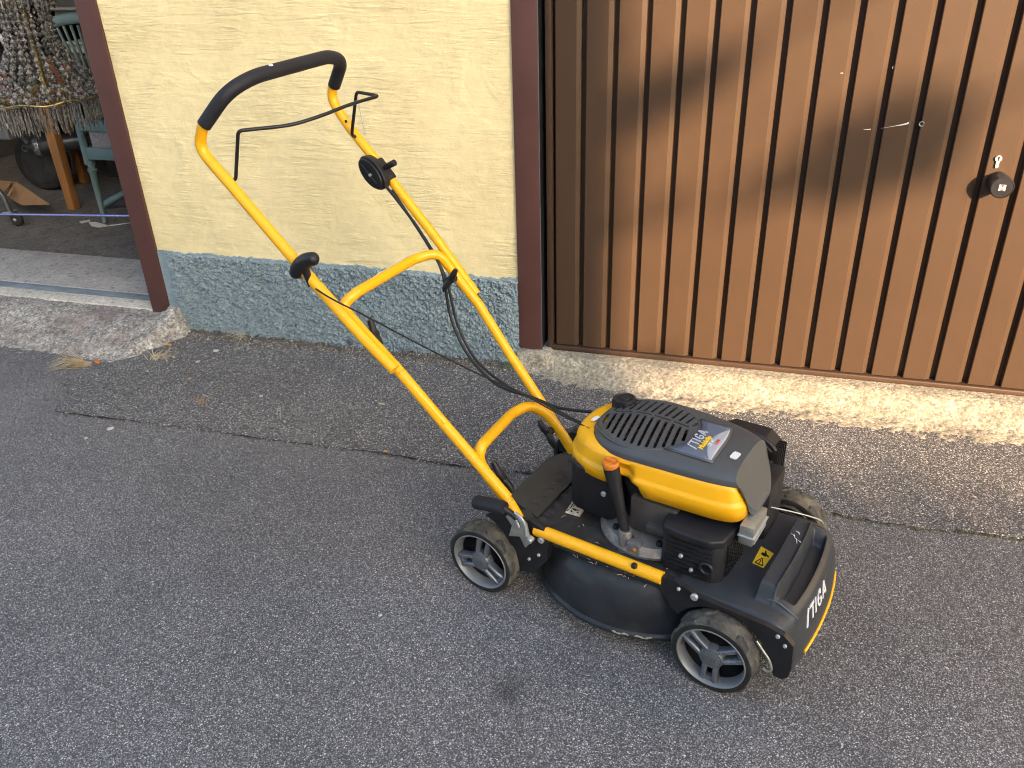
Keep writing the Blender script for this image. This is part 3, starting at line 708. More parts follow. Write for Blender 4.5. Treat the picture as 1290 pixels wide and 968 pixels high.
for z, ins in lv:
    for (x, y) in outline(NC, -.505, -.020, -.33, .31, .152, 2.5, 9, ins, .95):
        zz = bottom_z(x, y) if z is None else z
        # dipstick pocket
        if z is None or z < .42:
            dd = math.exp(-((x+.318)/.026)**4)*(1 if y < .3 else 0)
            y = y+.020*dd
        if x > -.12: zz = min(zz, .447-(x+.047)*2.1-.014) if z else zz
        vs.append((x, y, zz if x > -.44 else zz-.004))
for i in range(len(lv)-1):
    for k in range(NC): fs.append((i*NC+k, i*NC+(k+1) % NC, (i+1)*NC+(k+1) % NC, (i+1)*NC+k))
fs.append(tuple(range((len(lv)-1)*NC, len(lv)*NC)))
cowl = mesh('engine_cowl', vs, fs, YELP, mw, smooth=True, sharp=50)
so_ = cowl.modifiers.new('t', 'SOLIDIFY'); so_.thickness = .004; so_.offset = -1

# charcoal cover on top with vent slots cut through
def bevz(x): return .452-(x+.070)*1.25 if x > -.070 else 9
def cover_ring(ins, z, n=NC):
    o_ = []
    for (x, y) in outline(n, -.452, -.001, -.30, .31, .139, 2.3, 5.5, ins, .90):
        zz = z
        zz -= .55*max(0, -x-.30)**2
        o_.append((x, y, zz))
    return o_
def cover_bottom(n=NC):
    o_ = []
    for (x, y) in outline(n, -.452, -.001, -.30, .31, .139, 2.3, 5.5, 0, .90):
        o_.append((x, y, .436-(.084)*sst(-.035, -.006, x)))
    return o_
rings = [cover_bottom()]
for ins, z in ((0.0005, .4475), (.003, .4525), (.008, .4575), (.018, .4625), (.030, .4655), (.05, .4685), (.07, .4705), (.09, .472), (.11, .4727), (.125, .473)): rings.append(cover_ring(ins, z))
inner = [[(x, y, z-.0055) for x, y, z in cover_ring(i_, z_)] for i_, z_ in ((.125, .473), (.09, .472), (.05, .4685), (.018, .4600))]
inb = [(x+(.006 if x < -.3 else -.005), .31+(y-.31)*.96, z) for x, y, z in cover_bottom()]
vs, fs = [], []
allr = rings; 
for r_ in allr: vs += r_
for i in range(len(allr)-1):
    for k in range(NC): fs.append((i*NC+k, i*NC+(k+1) % NC, (i+1)*NC+(k+1) % NC, (i+1)*NC+k))
def fan(vs, fs, i0, n, dz):
    # close a long ring with rungs between its two sides, so that the cap stays a strip of quads
    h = n//2
    for k in range(1, h-1): fs.append((i0+k, i0+k+1, i0+n-k-1, i0+n-k))
    fs.append((i0, i0+1, i0+n-1)); fs.append((i0+h-1, i0+h, i0+h+1))
fan(vs, fs, (len(allr)-1)*NC, NC, 0)
base = len(vs)
for r_ in inner+[inb]: vs += r_
for i in range(len(inner)):
    for k in range(NC): fs.append((base+i*NC+k, base+i*NC+(k+1) % NC, base+(i+1)*NC+(k+1) % NC, base+(i+1)*NC+k))
fan(vs, fs, base, NC, 0)
lb = base+len(inner)*NC
for k in range(NC): fs.append((k, (k+1) % NC, lb+(k+1) % NC, lb+k))
cover = mesh('engine_cover', vs, fs, COVER, mw)
bm = bmesh.new(); bm.from_mesh(cover.data); lay = bm.faces.layers.int.new('inner')
for f_ in bm.faces: f_[lay] = int(all(v_.index >= base for v_ in f_.verts))
nrm_ = Vector((2.1, 0, 1)).normalized()
for off in (0, -.0055):
    bmesh.ops.bisect_plane(bm, geom=bm.verts[:]+bm.edges[:]+bm.faces[:], dist=1e-6, plane_co=(-.047, 0, .452+off), plane_no=nrm_)
for v_ in bm.verts:
    inn_ = all(f_[lay] for f_ in v_.link_faces); lim = .452-(v_.co.x+.047)*2.1-(.0055 if inn_ else 0)
    if v_.co.z > lim: v_.co.z = max(lim, .354+(0 if inn_ else .006))
bm.to_mesh(cover.data); bm.free()
def slot_cut(mb, a, b_, w_):
    a = Vector(a); b_ = Vector(b_); d = (b_-a); L_ = d.length; d.normalize(); nrm = Vector((-d.y, d.x))
    poly = []
    for k in range(7): t = math.pi/2+math.pi*k/6; poly.append(a+d*math.cos(t)*w_+nrm*math.sin(t)*w_)
    for k in range(7): t = -math.pi/2+math.pi*k/6; poly.append(b_+d*math.cos(t)*w_+nrm*math.sin(t)*w_)
    mb.add(*prism([(p.x, p.y) for p in poly], .40, .49, 'z'))
cut = MB()
def spine(x): return .322+.014*math.sin((x+.43)/.24*math.pi)
ex0, ea = -.318, .118
for k in range(12):
    x = ex0-ea+.012+k*(2*ea-.024)/11
    e = math.sqrt(max(0, 1-((x-ex0)/ea)**2))
    yn = .305-.112*e; yt = spine(x)-.014
    if yt-yn > .012: slot_cut(cut, (x-.004, yt), (x+.016*(yt-yn)/.12-.002, yn+.010), .0042)
    yf = .315+.104*e; yb = spine(x)+.014
    if yf-yb > .02: slot_cut(cut, (x+.001, yb), (x+.005, yf-.008), .0040)
for k in range(4):
    x = -.415+.052*k; slot_cut(cut, (x, spine(x)), (x+.040, spine(x+.040)), .0034)
cu = mesh('cutter', cut.v, cut.f, COVER, mw)
bo = cover.modifiers.new('b', 'BOOLEAN'); bo.operation = 'DIFFERENCE'; bo.solver = 'EXACT'; bo.object = cu
bpy.context.view_layer.update()
ev = cover.evaluated_get(bpy.context.evaluated_depsgraph_get()); nm = bpy.data.meshes.new_from_object(ev)
cover.modifiers.clear(); print('cover faces', len(cover.data.polygons), len(nm.polygons)); cover.data = nm
nm.shade_smooth(); nm.set_sharp_from_angle(angle=math.radians(32))
bpy.data.objects.remove(cu, do_unlink=True)
# raised egg-shaped border round the vents
pts = [(ex0+(ea+.010)*math.cos(t), .309+(.122 if math.sin(t) < 0 else .112)*math.sin(t)) for t in np.linspace(0, 2*math.pi, 60)]
def cz(x, y):
    e = max(0, 1-abs(y-.31)/.139); ins = min(e*.139, .125)
    z = np.interp(ins, [0, .003, .008, .018, .03, .05, .07, .09, .11, .125], [.4475, .4525, .4575, .4625, .4655, .4685, .4705, .472, .4727, .473])
    dr = x+.452
    z = min(z, float(np.interp(dr, [0, .003, .008, .018, .03, .05, .07, .09, .11, .125], [.4475, .4525, .4575, .4625, .4655, .4685, .4705, .472, .4727, .473])))
    return z-.55*max(0, -x-.30)**2
tube('vent_border', [(x, y, cz(x, y)-.0012) for x, y in pts], .0024, COVER, cover, 8)
mesh('fan_screen', *lathe([(.112, .446), (.05, .449), (.001, .449)], 40, 'z', (-.31, .31, 0)), M('fan_dark', (.012, .010, .009), .6, var=.5), cover, smooth=True)
b = MB()
for k in range(14):
    a = 2*math.pi*k/14; r0, r1 = .03, .10
    b.add(*sweep([(-.31+r0*math.cos(a), .31+r0*math.sin(a), .451), (-.31+r1*math.cos(a+.25), .31+r1*math.sin(a+.25), .451)], .003, 6))
b.o('fan_blades', M('rusty_fan', (.10, .045, .02), .6, .4, var=.4), cover)
# label plate
def plate(name, poly, dz, th, mt, par):
    n_ = len(poly); top_ = [(x, y, cz(x, y)+dz) for x, y in poly]; bot = [(x, y, cz(x, y)+dz-th) for x, y in poly]
    c_ = (sum(p[0] for p in poly)/n_, sum(p[1] for p in poly)/n_); cc = (c_[0], c_[1], cz(*c_)+dz)
    return mesh(name, top_+bot+[cc], [(i, (i+1) % n_, 2*n_) for i in range(n_)]+[(i, (i+1) % n_, n_+(i+1) % n_, n_+i) for i in range(n_)], mt, par)
def dens(poly, st=.006):
    o_ = []
    for i in range(len(poly)):
        a = Vector(poly[i]); b_ = Vector(poly[(i+1) % len(poly)]); k = max(1, int((b_-a).length/st))
        for j in range(k): o_.append(tuple(a.lerp(b_, j/k)))
    return o_
egg = [(ex0+(ea+.014)*math.cos(t), .309+.12*math.sin(t)) for t in np.linspace(math.radians(-47), math.radians(42), 12)]
egg = [(x, y) for x, y in egg]
pp = dens([egg[0], (-.1225, .222), (-.1175, .30), (-.130, .372), egg[-1]]+egg[::-1][1:-1])
frame = dens([(egg[0][0]-.004, egg[0][1]-.004), (-.118, .2165), (-.112, .30), (-.125, .378), (egg[-1][0]-.006, egg[-1][1]+.005)]+egg[::-1][1:-1])
def strip_plate(name, edge_l, xr, dz, th, mt, par, y0, y1, n=22):
    vs, fs = [], []
    for j in range(n+1):
        y = y0+(y1-y0)*j/n; a = edge_l(y); c_ = xr(y)
        for i in range(5):
            x = a+(c_-a)*i/4; vs.append((x, y, cz(x, y)+dz))
    for j in range(n):
        for i in range(4): fs.append((j*5+i, j*5+i+1, (j+1)*5+i+1, (j+1)*5+i))
    o_ = mesh(name, vs, fs, mt, par, smooth=True)
    md = o_.modifiers.new('s', 'SOLIDIFY'); md.thickness = th; md.offset = -1 if True else 1
    return o_
def eggx(y):
    s_ = (y-.309)/.124; return ex0+(ea+.015)*math.sqrt(max(0, 1-s_*s_))
lp = strip_plate('label_frame', lambda y: eggx(y)-.001, lambda y: -.112-.0*y-.010*max(0, (y-.30)/.07)**2, .0022, .003, COVER, cover, .214, .378)
lp2 = strip_plate('label_plate', lambda y: eggx(y)+.001, lambda y: -.1175-.010*max(0, (y-.30)/.07)**2, .0034, .003, BLUEP, cover, .2195, .372)
strip_plate('label_oval', lambda y: -.150+.0*y+.026*abs((y-.292)/.072)**2.0, lambda y: -.1180-.010*max(0, (y-.30)/.07)**2, .0040, .003, GREYP, lp2, .2215, .362)

# lettering: strokes as flat ribbons; frame(u,v) -> point
GL = {
 'S': [[(-.06, -.12), (.08, .40), (.20, .80), (.34, 1.02)]],
 'T': [[(-.02, .95), (.58, .95)], [(.36, .95), (.24, 0)]],
 'I': [[(.22, 1.0), (.08, 0)]],
 'G': [[(.66, .80), (.46, 1.0), (.22, .82), (.08, .42), (.16, .08), (.42, 0), (.58, .16), (.62, .46), (.38, .46)]],
 'A': [[(.0, 0), (.42, 1.0), (.60, 0)], [(.16, .32), (.56, .32)]],
}
def lettering(name, text, adv, frame_, w_, mt, par):
    b = MB(); u0 = 0
    for ch in text:
        for st in GL[ch]:
            pts = fillet([(a, c_, 0) for a, c_ in st], .12, 3) if len(st) > 2 else [Vector((a, c_, 0)) for a, c_ in st]
            L_ = []; 
            for i, p in enumerate(pts):
                t = (pts[min(i+1, len(pts)-1)]-pts[max(i-1, 0)]).normalized(); n_ = Vector((-t.y, t.x, 0))*w_
                L_.append((p+n_, p-n_))
            vs, fs = [], []
            for a, c_ in L_:
                for q in (a, c_):
                    vs.append(frame_(u0+q.x, q.y, .0011)); 
                for q in (a, c_):
                    vs.append(frame_(u0+q.x, q.y, -.0008))
            for i in range(len(L_)-1):
                k = 4*i; fs += [(k, k+1, k+5, k+4), (k+2, k+3, k+7, k+6), (k, k+2, k+6, k+4), (k+1, k+3, k+7, k+5)]
            k = len(vs); fs += [(0, 1, 3, 2), (k-4, k-3, k-1, k-2)]
            b.add(vs, fs)
        u0 += adv[ch]
    return b.o(name, mt, par)
ADV = {'S': .50, 'T': .62, 'I': .44, 'G': .84, 'A': .7}
def fr_cover(u, v, h):
    y = .244+u*.0255; x = -.166-v*.023; return (x, y, cz(x, y)+.0042+h)
lettering('lettering', 'STIGA', ADV, fr_cover, .060, SILVP, lp2)
def text_obj(name, s, size, x, y, dz, mt, par, bold=.0):
    cv = bpy.data.curves.new('t', 'FONT'); cv.body = s; cv.size = size; cv.extrude = .0004; cv.offset = bold
    to = bpy.data.objects.new('t', cv); col.objects.link(to); bpy.context.view_layer.update()
    me = bpy.data.meshes.new_from_object(to.evaluated_get(bpy.context.evaluated_depsgraph_get())); bpy.data.objects.remove(to, do_unlink=True)
    for v_ in me.vertices:
        a, c_, d = v_.co; X, Y = x-c_, y+a+c_*.18; v_.co = (X, Y, cz(X, Y)+dz+d)
    me.materials.clear(); me.materials.append(mt); o_ = bpy.data.objects.new(name, me); col.objects.link(o_); o_.parent = par; return o_
text_obj('lettering', 'Multiclip', .0175, -.1505, .246, .0042, YELS, lp2, .0006)
text_obj('lettering', 'ST 45', .0125, -.138, .266, .0050, WHITE, lp2, .0003)
text_obj('lettering', 'OHV', .0105, -.1265, .280, .0050, REDP, lp2, .0002)
# stickers on the cover, cap, dipstick, start rope hole
def decal(name, c_, w_, h_, rot, mt, par, zf, n=4):
    vs = []
    for a, d in ((-w_, -h_*.7), (-w_*.7, -h_), (w_*.7, -h_), (w_, -h_*.7), (w_, h_*.7), (w_*.7, h_), (-w_*.7, h_), (-w_, h_*.7)):
        x = c_[0]+a*math.cos(rot)-d*math.sin(rot); y = c_[1]+a*math.sin(rot)+d*math.cos(rot); vs.append((x, y, zf(x, y)+.0012))
    k = len(vs); vs += [(x, y, z-.0016) for x, y, z in vs]
    return mesh(name, vs, [tuple(range(k))]+[(i, (i+1) % k, k+(i+1) % k, k+i) for i in range(k)], mt, par)
q = P(926, 577, z=.466); decal('white_sticker', (q.x, q.y), .009, .014, -.1, WHITE, cover, cz)
q = P(750, 527, z=.446); decal('white_sticker', (q.x, q.y), .006, .014, -.2, WHITE, cowl, lambda x, y: .4445)
q = P(785, 508, z=.455)
fcx, fcy = q.x, q.y
cap = mesh('fuel_cap', *lathe([(.029, .425), (.030, .466), (.0285, .472), (.024, .474), (.022, .471), (.013, .471), (.012, .474), (.001, .474)], 40, 'z', (fcx+.004, fcy, 0)), BLK, mw, smooth=True, sharp=35)
for k in range(12):
    a = 2*math.pi*k/12; b = MB(); x, y = fcx+.004+.0300*math.cos(a), fcy+.0300*math.sin(a)
    b.box((-.0015, -.003, .430), (.0022, .003, .468), Matrix.Translation((x, y, 0)) @ Matrix.Rotation(a, 4, 'Z')); b.o('grip_rib', BLK, cap, bevel=.0008)
ps = [P(770, 589, y=.146), P(773, 602, y=.145), P(779, 630, y=.141), P(788, 671, y=.134)]
dt = tube('dipstick_tube', ps, [.0200, .0185, .0140, .0118], BLK, mw, 20)
d0 = P(769, 584, y=.146)
mesh('filler_cap', *lathe([(.0165, -.014), (.0205, -.004), (.0205, .004), (.0190, .0065), (.0165, .0068), (.0155, .0045), (.001, .0045)], 32, 'z', (d0.x, d0.y, d0.z)), ORG, dt, smooth=True, sharp=35)
b = MB(); b.box((d0.x-.013, d0.y-.0022, d0.z+.004), (d0.x+.013, d0.y+.0022, d0.z+.012)); b.o('cap_tab', ORG, dt, bevel=.0015)
mesh('tube_boss', *lathe([(.0175, -.05), (.0175, .008), (.0155, .012), (.011, .012)], 24, 'z', (ps[-1].x, ps[-1].y, ps[-1].z-.002)), SILV, dt, smooth=True, sharp=40)
b = MB(); q = P(801, 692, y=.115); b.box((q.x-.024, q.y-.002, q.z-.026), (q.x+.010, q.y+.02, q.z+.014)); bb = b.o('boss_lug', SILV, mw, bevel=.003)
tb('rusty_bolt', q.x-.004, q.y-.001, q.z-.003, .0055, -.005, M('rusty_bolt', (.35, .15, .04), .6, .3, var=.3), 'y', bb)
q = P(761, 622, y=.163); tb('tank_bolt', q.x, q.y, q.z, .0075, -.006)
rh = P(757, 545, z=.446)
mesh('rope_guide', *lathe([(.017, .438), (.017, .4465), (.013, .4475), (.007, .4455), (.001, .4455)], 20, 'z', (rh.x, rh.y, 0)), BLK, mw, smooth=True)

# front lettering and warning sticker
def hz(x, y):
    # sample the hood mesh
    best = None
    for s_ in np.linspace(.25, .97, 120):
        q = hood(s_, (y-.058)/.420)
        d = abs(q[0]-x)
        if best is None or d < best[0]: best = (d, q[2])
    return best[1]
def hood_pt(u, y, h):
    v = (y-.058)/.420; a = Vector(hood(u, v)); b_ = Vector(hood(u+.004, v)); c_ = Vector(hood(u, v+.004)); n_ = (b_-a).cross(c_-a).normalized()
    if n_.z < 0: n_ = -n_
    return a+n_*h
def fr_hood(u, v, h): return hood_pt(.80-v*.075, .168+u*.044, .001+h)
lettering('lettering', 'STIGA', ADV, fr_hood, .078, WHITE, hd)
c4 = [P(948, 708, z=.2125), P(962, 715, z=.2125), P(975, 697, z=.2125), P(959, 687, z=.2125)]
cc = sum(c4, Vector())/4
def st(u, v, h):  # sticker frame: u,v in 0..1
    a = c4[0].lerp(c4[1], u); b_ = c4[3].lerp(c4[2], u); p = a.lerp(b_, v); p.z = hz(p.x, p.y)+.0008+h; return p
def stp(name, poly, mt, h, par):
    n_ = len(poly); return mesh(name, [st(u, v, h) for u, v in poly]+[st(u, v, -.004) for u, v in poly], [tuple(range(n_))]+[(i, (i+1) % n_, n_+(i+1) % n_, n_+i) for i in range(n_)], mt, par)
sk = stp('warning_sticker', [(0, 0), (1, 0), (1, 1), (0, 1)], YELS, .0, hd)
tri = [(.15, .08), (.85, .08), (.5, .46)]
for i in range(3):
    a = Vector(tri[i]); b_ = Vector(tri[(i+1) % 3]); d = (b_-a).normalized(); n_ = Vector((-d.y, d.x))*.03
    stp('warning_mark', [tuple(a-n_), tuple(b_-n_), tuple(b_+n_), tuple(a+n_)], BLKP, .0005, sk)
stp('warning_mark', [(.46, .15), (.54, .15), (.54, .33), (.46, .33)], BLKP, .0005, sk)
stp('warning_mark', [(.25, .62), (.55, .58), (.68, .66), (.85, .64), (.85, .72), (.62, .76), (.50, .90), (.40, .92), (.45, .76), (.28, .74)], BLKP, .0005, sk)
c4b = [P(712, 645, z=.203), P(730, 650, z=.203), P(742, 635, z=.203), P(724, 627, z=.203)]
rl = mesh('rating_label', [(p.x, p.y, .2025) for p in c4b]+[(p.x, p.y, .199) for p in c4b], [(0, 1, 2, 3), (0, 1, 5, 4), (1, 2, 6, 5), (2, 3, 7, 6), (3, 0, 4, 7)], PAPER, deck)
def rlp(u0, v0, u1, v1):
    f = lambda u, v: c4b[0].lerp(c4b[1], u).lerp(c4b[3].lerp(c4b[2], u), v)
    q = [f(u0, v0), f(u1, v0), f(u1, v1), f(u0, v1)]
    mesh('print_line', [(p.x, p.y, .2031) for p in q]+[(p.x, p.y, .2020) for p in q], [(0, 1, 2, 3), (0, 1, 5, 4), (1, 2, 6, 5), (2, 3, 7, 6), (3, 0, 4, 7)], BLKP, rl)
for a in ((.05, .1, .12, .2), (.3, .1, .4, .2), (.1, .32, .75, .36), (.35, .25, .6, .31), (.12, .4, .18, .9), (.25, .45, .29, .85), (.7, .14, .8, .22)): rlp(*a)

# rear near bracket, lever, quadrant
pl_ = [P(a, c_, y=.044) for a, c_ in ((648, 654), (668, 655), (686, 667), (693, 684), (690, 706), (672, 722), (654, 716), (646, 690), (634, 664))]
b = MB(); b.add(*prism([(p.x, p.z) for p in pl_], .040, .060)); b.o('rear_bracket', BLK, mw, bevel=.002)
b = MB(); b.add(*prism([(p.x, p.z) for p in pl_], .540, .560)); b.o('rear_bracket', BLK, mw, bevel=.002)
q = P(682, 680, y=.04); tb('bolt', q.x, .040, q.z, .0090, -.007)
q = P(679, 699, y=.04); tb('bolt', q.x, .040, q.z, .0045, -.005)
q = P(667, 704, y=.04); tb('bolt', q.x, .040, q.z, .0040, -.005)
qd = [P(a, c_, y=.020) for a, c_ in ((637, 650), (650, 648), (662, 662), (665, 676), (672, 681), (662, 690), (655, 676), (641, 675), (645, 662))]
b = MB(); b.add(*prism([(p.x, p.z) for p in qd], .018, .030)); zq = b.o('height_quadrant', ZINC, mw, bevel=.002)
tube('quadrant_edge', smoothpath([P(648, 646, y=.014), P(657, 653, y=.014), P(662, 664, y=.014), P(663, 676, y=.014)], 4), .0032, GALV, zq, 8)
tube('quadrant_spring', [P(650, 655, y=.016), P(654, 664, y=.016)], .0035, GALV, zq, 8)
tb('bolt', P(668, 680, y=.012).x, .018, P(668, 680, y=.012).z, .0085, -.016, ZINC, 'y', zq)
l0, l1 = P(598, 632, y=.012), P(636, 640, y=.012)
b = MB(); b.add(*sweep([l0, l0.lerp(l1, .06), l0.lerp(l1, .5), l0.lerp(l1, .9), l1], [.012, .0165, .0165, .0170, .014], 16, 1.2)); lv_ = b.o('height_lever', FOAM, mw, smooth=True)
tube('lever_arm', fillet([l1-Vector((.012, 0, 0)), P(650, 651, y=.022), P(662, 668, y=.028)], .02), .0080, BLK, lv_, 12)
b = MB(); q = [P(a, c_, y=.035) for a, c_ in ((612, 648), (632, 640), (646, 650), (645, 672), (636, 668), (622, 655))]
b.add(*prism([(p.x, p.z) for p in q], .030, .042)); b.o('wheel_arm', BLK, mw, bevel=.003)
# far rear: wheel cover
b = MB(); b.add(*prism([(-.70, .13), (-.69, .185), (-.655, .215), (-.61, .222), (-.57, .20), (-.57, .13)], .515, .545)); b.o('wheel_guard', BLK, mw, bevel=.006)

b = MB(); r5 = random.Random(9)
for i in range(34):
    x, y = r5.uniform(-.50, -.12), r5.uniform(.07, .16) if i % 3 else r5.uniform(-.0, .05)
    z = .203 if y > .06 else .155+.9*(y+.0)*.6
    if y < .06: x = r5.uniform(-.38, -.16); y = .048+.01*r5.random(); z = .196
    a = r5.uniform(0, 6.28); l = r5.uniform(.004, .014)
    b.add(*sweep([(x, y, z), (x+l*math.cos(a)*.5, y+l*math.sin(a)*.5, z+.002), (x+l*math.cos(a), y+l*math.sin(a), z)], .0007, 4))
b.o('grass_clippings', GRASS, mw, kind='stuff')
# ---- handle
yN, yF = .050, .548
HB = 'handle'
def H(seq, y): return [P(a, c_, y=y) for a, c_ in seq]
near_up = H([(497, 466), (455, 423), (373, 330), (276, 216), (250, 186)], yN)
near_up[0] = near_up[1]+(near_up[0]-near_up[1])
top_n = P(257, 158, y=yN)
gA = P(318, 97, y=.165); gB = P(415, 71, y=.475); top_f = P(421, 108, y=yF)
far_up = H([(417, 124), (437, 157), (478, 208), (549, 300), (600, 371)], yF)
upper = empty('upper_handle'); upper.parent = mw
tube('handle_tube', fillet(near_up+[top_n+Vector((.004, 0, .01))], .055, 8), .0148, YEL, upper, 20)
tube('handle_tube', fillet([top_f+Vector((0, 0, .012))]+far_up, [.0, .05, .1, .1, .0, .0], 8), .0145, YEL, upper, 20)
gm = P(428, 78, y=.530)
tube('grip', fillet([top_n, P(285, 117, y=.085), gA, gB, P(431, 77, y=.535), top_f], [.0, .05, .07, .06, .05, 0], 9), .0186, FOAM, upper, 22)
b = MB(); q = P(341, 83, y=.23); b.add(*lathe([(.007, 0), (.006, .003), (.001, .004)], 10, 'z', (q.x, q.y, q.z))); b.o('paint_spot', WHITE, upper)
# operator bail
bp = [P(291, 229, y=yN+.012), P(297, 226, y=.085), P(300, 165, y=.085), P(368, 158, y=.20), P(405, 146, y=.27), P(440, 132, y=.37), P(477, 121, y=.485), P(449, 116, y=.515), P(443, 170, y=.515), P(450, 174, y=yF)]
tube('bail_bar', fillet(bp, [0, .008, .012, .05, .03, .03, .014, .014, .012, 0], 6), .0048, BLKS, upper, 12)
# bolt holes in the far tube
for a, c_ in ((436, 153), (447, 172)):
    q = P(a, c_, y=yF-.013); mesh('bolt_hole', *lathe([(.0050, 0), (.0045, -.0015), (.001, -.0012)], 12, 'y', tuple(q)), BLKP, upper)
tube('bowden_wire', smoothpath([P(450, 122, y=.51), P(455, 148, y=.525), P(460, 172, y=.54)], 4), .0009, GALV, upper, 5)
# throttle
tc = P(470, 218, y=.505)
tdir = (far_up[3]-far_up[2]).normalized()
def tform(c_, ax):  # local frame: x along tube, y towards viewer side, z up
    X = ax; Yv = Vector((0, -1, 0)); Z = X.cross(Yv).normalized(); Yv = Z.cross(X)
    return Matrix((( X.x, Yv.x, Z.x, c_.x), (X.y, Yv.y, Z.y, c_.y), (X.z, Yv.z, Z.z, c_.z), (0, 0, 0, 1)))
Tm = tform(tc, tdir)
body = [(.058*math.cos(t)*(1 if math.cos(t) > 0 else 1), .035*math.sin(t)*(1 if math.sin(t) > 0 else 1)) for t in np.linspace(0, 2*math.pi, 29)[:-1]]
vs, fs = prism(body, -.02, .006, 'y'); vs = [Tm @ Vector((x, y, z)) for x, y, z in vs]
b = MB(); b.add(vs, fs); th = b.o('throttle_housing', BLK, upper, bevel=.004, seg=3)
vs, fs = prism([(x*.9, z*.86) for x, z in body], .006, .016, 'y'); vs = [Tm @ Vector(v) for v in vs]
b = MB(); b.add(vs, fs); b.o('throttle_face', M('gloss_black', (.012, .012, .013), .2, var=.1), th, bevel=.004, seg=3)
b = MB(); vs, fs = prism([(-.040, -.0035), (.034, -.0035), (.036, 0), (.034, .0035), (-.040, .0035)], .0165, .020, 'y'); b.add([Tm @ Vector(v) for v in vs], fs); b.o('face_rib', BLK, th, bevel=.001)
b = MB(); vs, fs = lathe([(.0045, .017), (.0045, .0215), (.001, .022)], 12, 'y', (.004, 0, -.002)); b.add([Tm @ Vector(v) for v in vs], fs); b.o('face_screw', GALV, th)
lv0, lv1 = P(480, 214, y=.52), P(497, 205, y=.52)
tube('throttle_lever', [lv0, lv0.lerp(lv1, .4), lv0.lerp(lv1, .45), lv1], [.006, .007, .0095, .0095], BLK, th, 14)
b = MB(); vs, fs = prism([(-.03, -.02), (.045, -.02), (.045, .02), (-.03, .02)], -.055, -.02, 'y'); b.add([Tm @ Vector(v) for v in vs], fs); b.o('throttle_clamp', BLK, th, bevel=.006)

# middle section: an inverted U
mid = empty('middle_handle'); mid.parent = mw
mN, mF = .082, .500
mpath = [P(640, 628, y=.060), P(560, 535, y=.064), P(505, 470, y=.068), P(452, 412, y=.076), P(430, 386, y=mN), P(447, 370, y=.115), P(523, 326, y=.43), P(552, 318, y=.485), P(572, 345, y=.515), P(602, 382, y=.52), P(640, 443, y=.51), P(690, 519, y=.49), P(722, 570, y=.47)]
tube('handle_tube', fillet(mpath, [0, 0, 0, .05, .05, .05, .05, .05, .05, 0, 0, 0, 0], 8), .0142, YEL, mid, 20)
lowr = empty('lower_handle'); lowr.parent = mw
lpath = [P(654, 655, y=.052), P(642, 634, y=.066), P(617, 603, y=.080), P(602, 580, y=.088), P(606, 562, y=.10), P(645, 521, y=.36), P(667, 510, y=.425), P(690, 522, y=.455), P(712, 553, y=.46), P(722, 570, y=.46)]
tube('handle_tube', fillet(lpath, [0, 0, .03, .05, .05, .06, .05, .05, .03, 0], 8), .0152, YEL, lowr, 20)
tube('worn_joint', [P(612, 596, y=.0695), P(634, 622, y=.068)], .0158, YELW, lowr, 20)
tube('peeled_sticker', [P(478, 352, y=.268)+Vector((0, 0, .0035)), P(493, 344, y=.325)+Vector((0, 0, .0035))], .0138, M('tape', (.75, .72, .66), .6, var=.1), mid, 16)
# knobs and bolts
def knob(px, py, y, s=1, sx=1., par=mid, yaw=0):
    c_ = P(px, py, y=y); b = MB()
    for sg in (-1, 1):
        pts = [Vector((0, 0, 0)), Vector((.013, .008, .012))*1, Vector((.026, .010, .028)), Vector((.032, .008, .038))]
        b.add(*sweep([c_+Vector((p.x*sg*sx, p.y*s, p.z*sg))*1.0 for p in pts], [.011, .0105, .009, .0065], 10))
    b.add(*lathe([(.012, -.008), (.0125, .012), (.010, .016), (.001, .016)], 18, 'y', tuple(c_)))
    o_ = b.o('clamp_knob', BLK, par, smooth=True, sharp=60); return o_
knob(470, 422, .110, 1, -.45, upper); knob(569, 352, .470, -1, .75, upper); knob(691, 545, .425, -1, -.8, lowr); knob(631, 603, .115, 1, -.9, lowr)
for (a, c_, y) in ((442, 430, .034), (607, 612, .050)):
    q = P(a, c_, y=y); tb('bolt_head', q.x, q.y, q.z, .010, -.008, M('grey_bolt', (.09, .105, .125), .5, .4, var=.1), 'y', upper)
q = P(452, 418, y=.095); tb('washer', q.x, q.y, q.z, .009, -.004, GALV, 'y', upper)
# starter rope, T handle and its guide
T0, T1 = P(392, 360, y=.045), P(384, 338, y=.040)
gp = tube('starter_grip', [T0, T0.lerp(T1, .5), T1, T1+(T1-T0)*.25], [.0085, .0095, .0120, .013], BLK, mw, 16)
c_ = T1+(T1-T0)*.45
e1, e2 = P(371, 349, y=.036), P(399, 326, y=.036)
mpt = P(382, 331, y=.036)
tube('grip_bar', smoothpath([e1, e1.lerp(mpt, .5)+Vector((-.002, 0, .004)), mpt, mpt.lerp(e2, .5)+Vector((0, 0, .003)), e2], 5), [.006, .012]+[.0160+.0045*math.sin(i/18*math.pi) for i in range(1, 18)]+[.012, .006], BLK, gp, 18)
tube('grip_ferrule', [T0, T0-(T1-T0)*.12], .007, GALV, gp, 12)
tube('rope_eye', smoothpath([P(395, 361, y=.05), P(403, 357, y=.06), P(404, 352, y=.055)], 4), .003, GALV, gp, 8)
tube('starter_rope', smoothpath([T0, P(410, 372, y=.026), P(428, 382, y=.036), P(458, 397, y=.062), P(540, 440, y=.14), P(600, 470, y=.20), P(655, 495, y=.24), P(705, 522, y=.28), P(757, 547, z=.445)], 8), .0022, M('rope', (.02, .018, .016), .9, var=.4, vs=300), mw, 8)
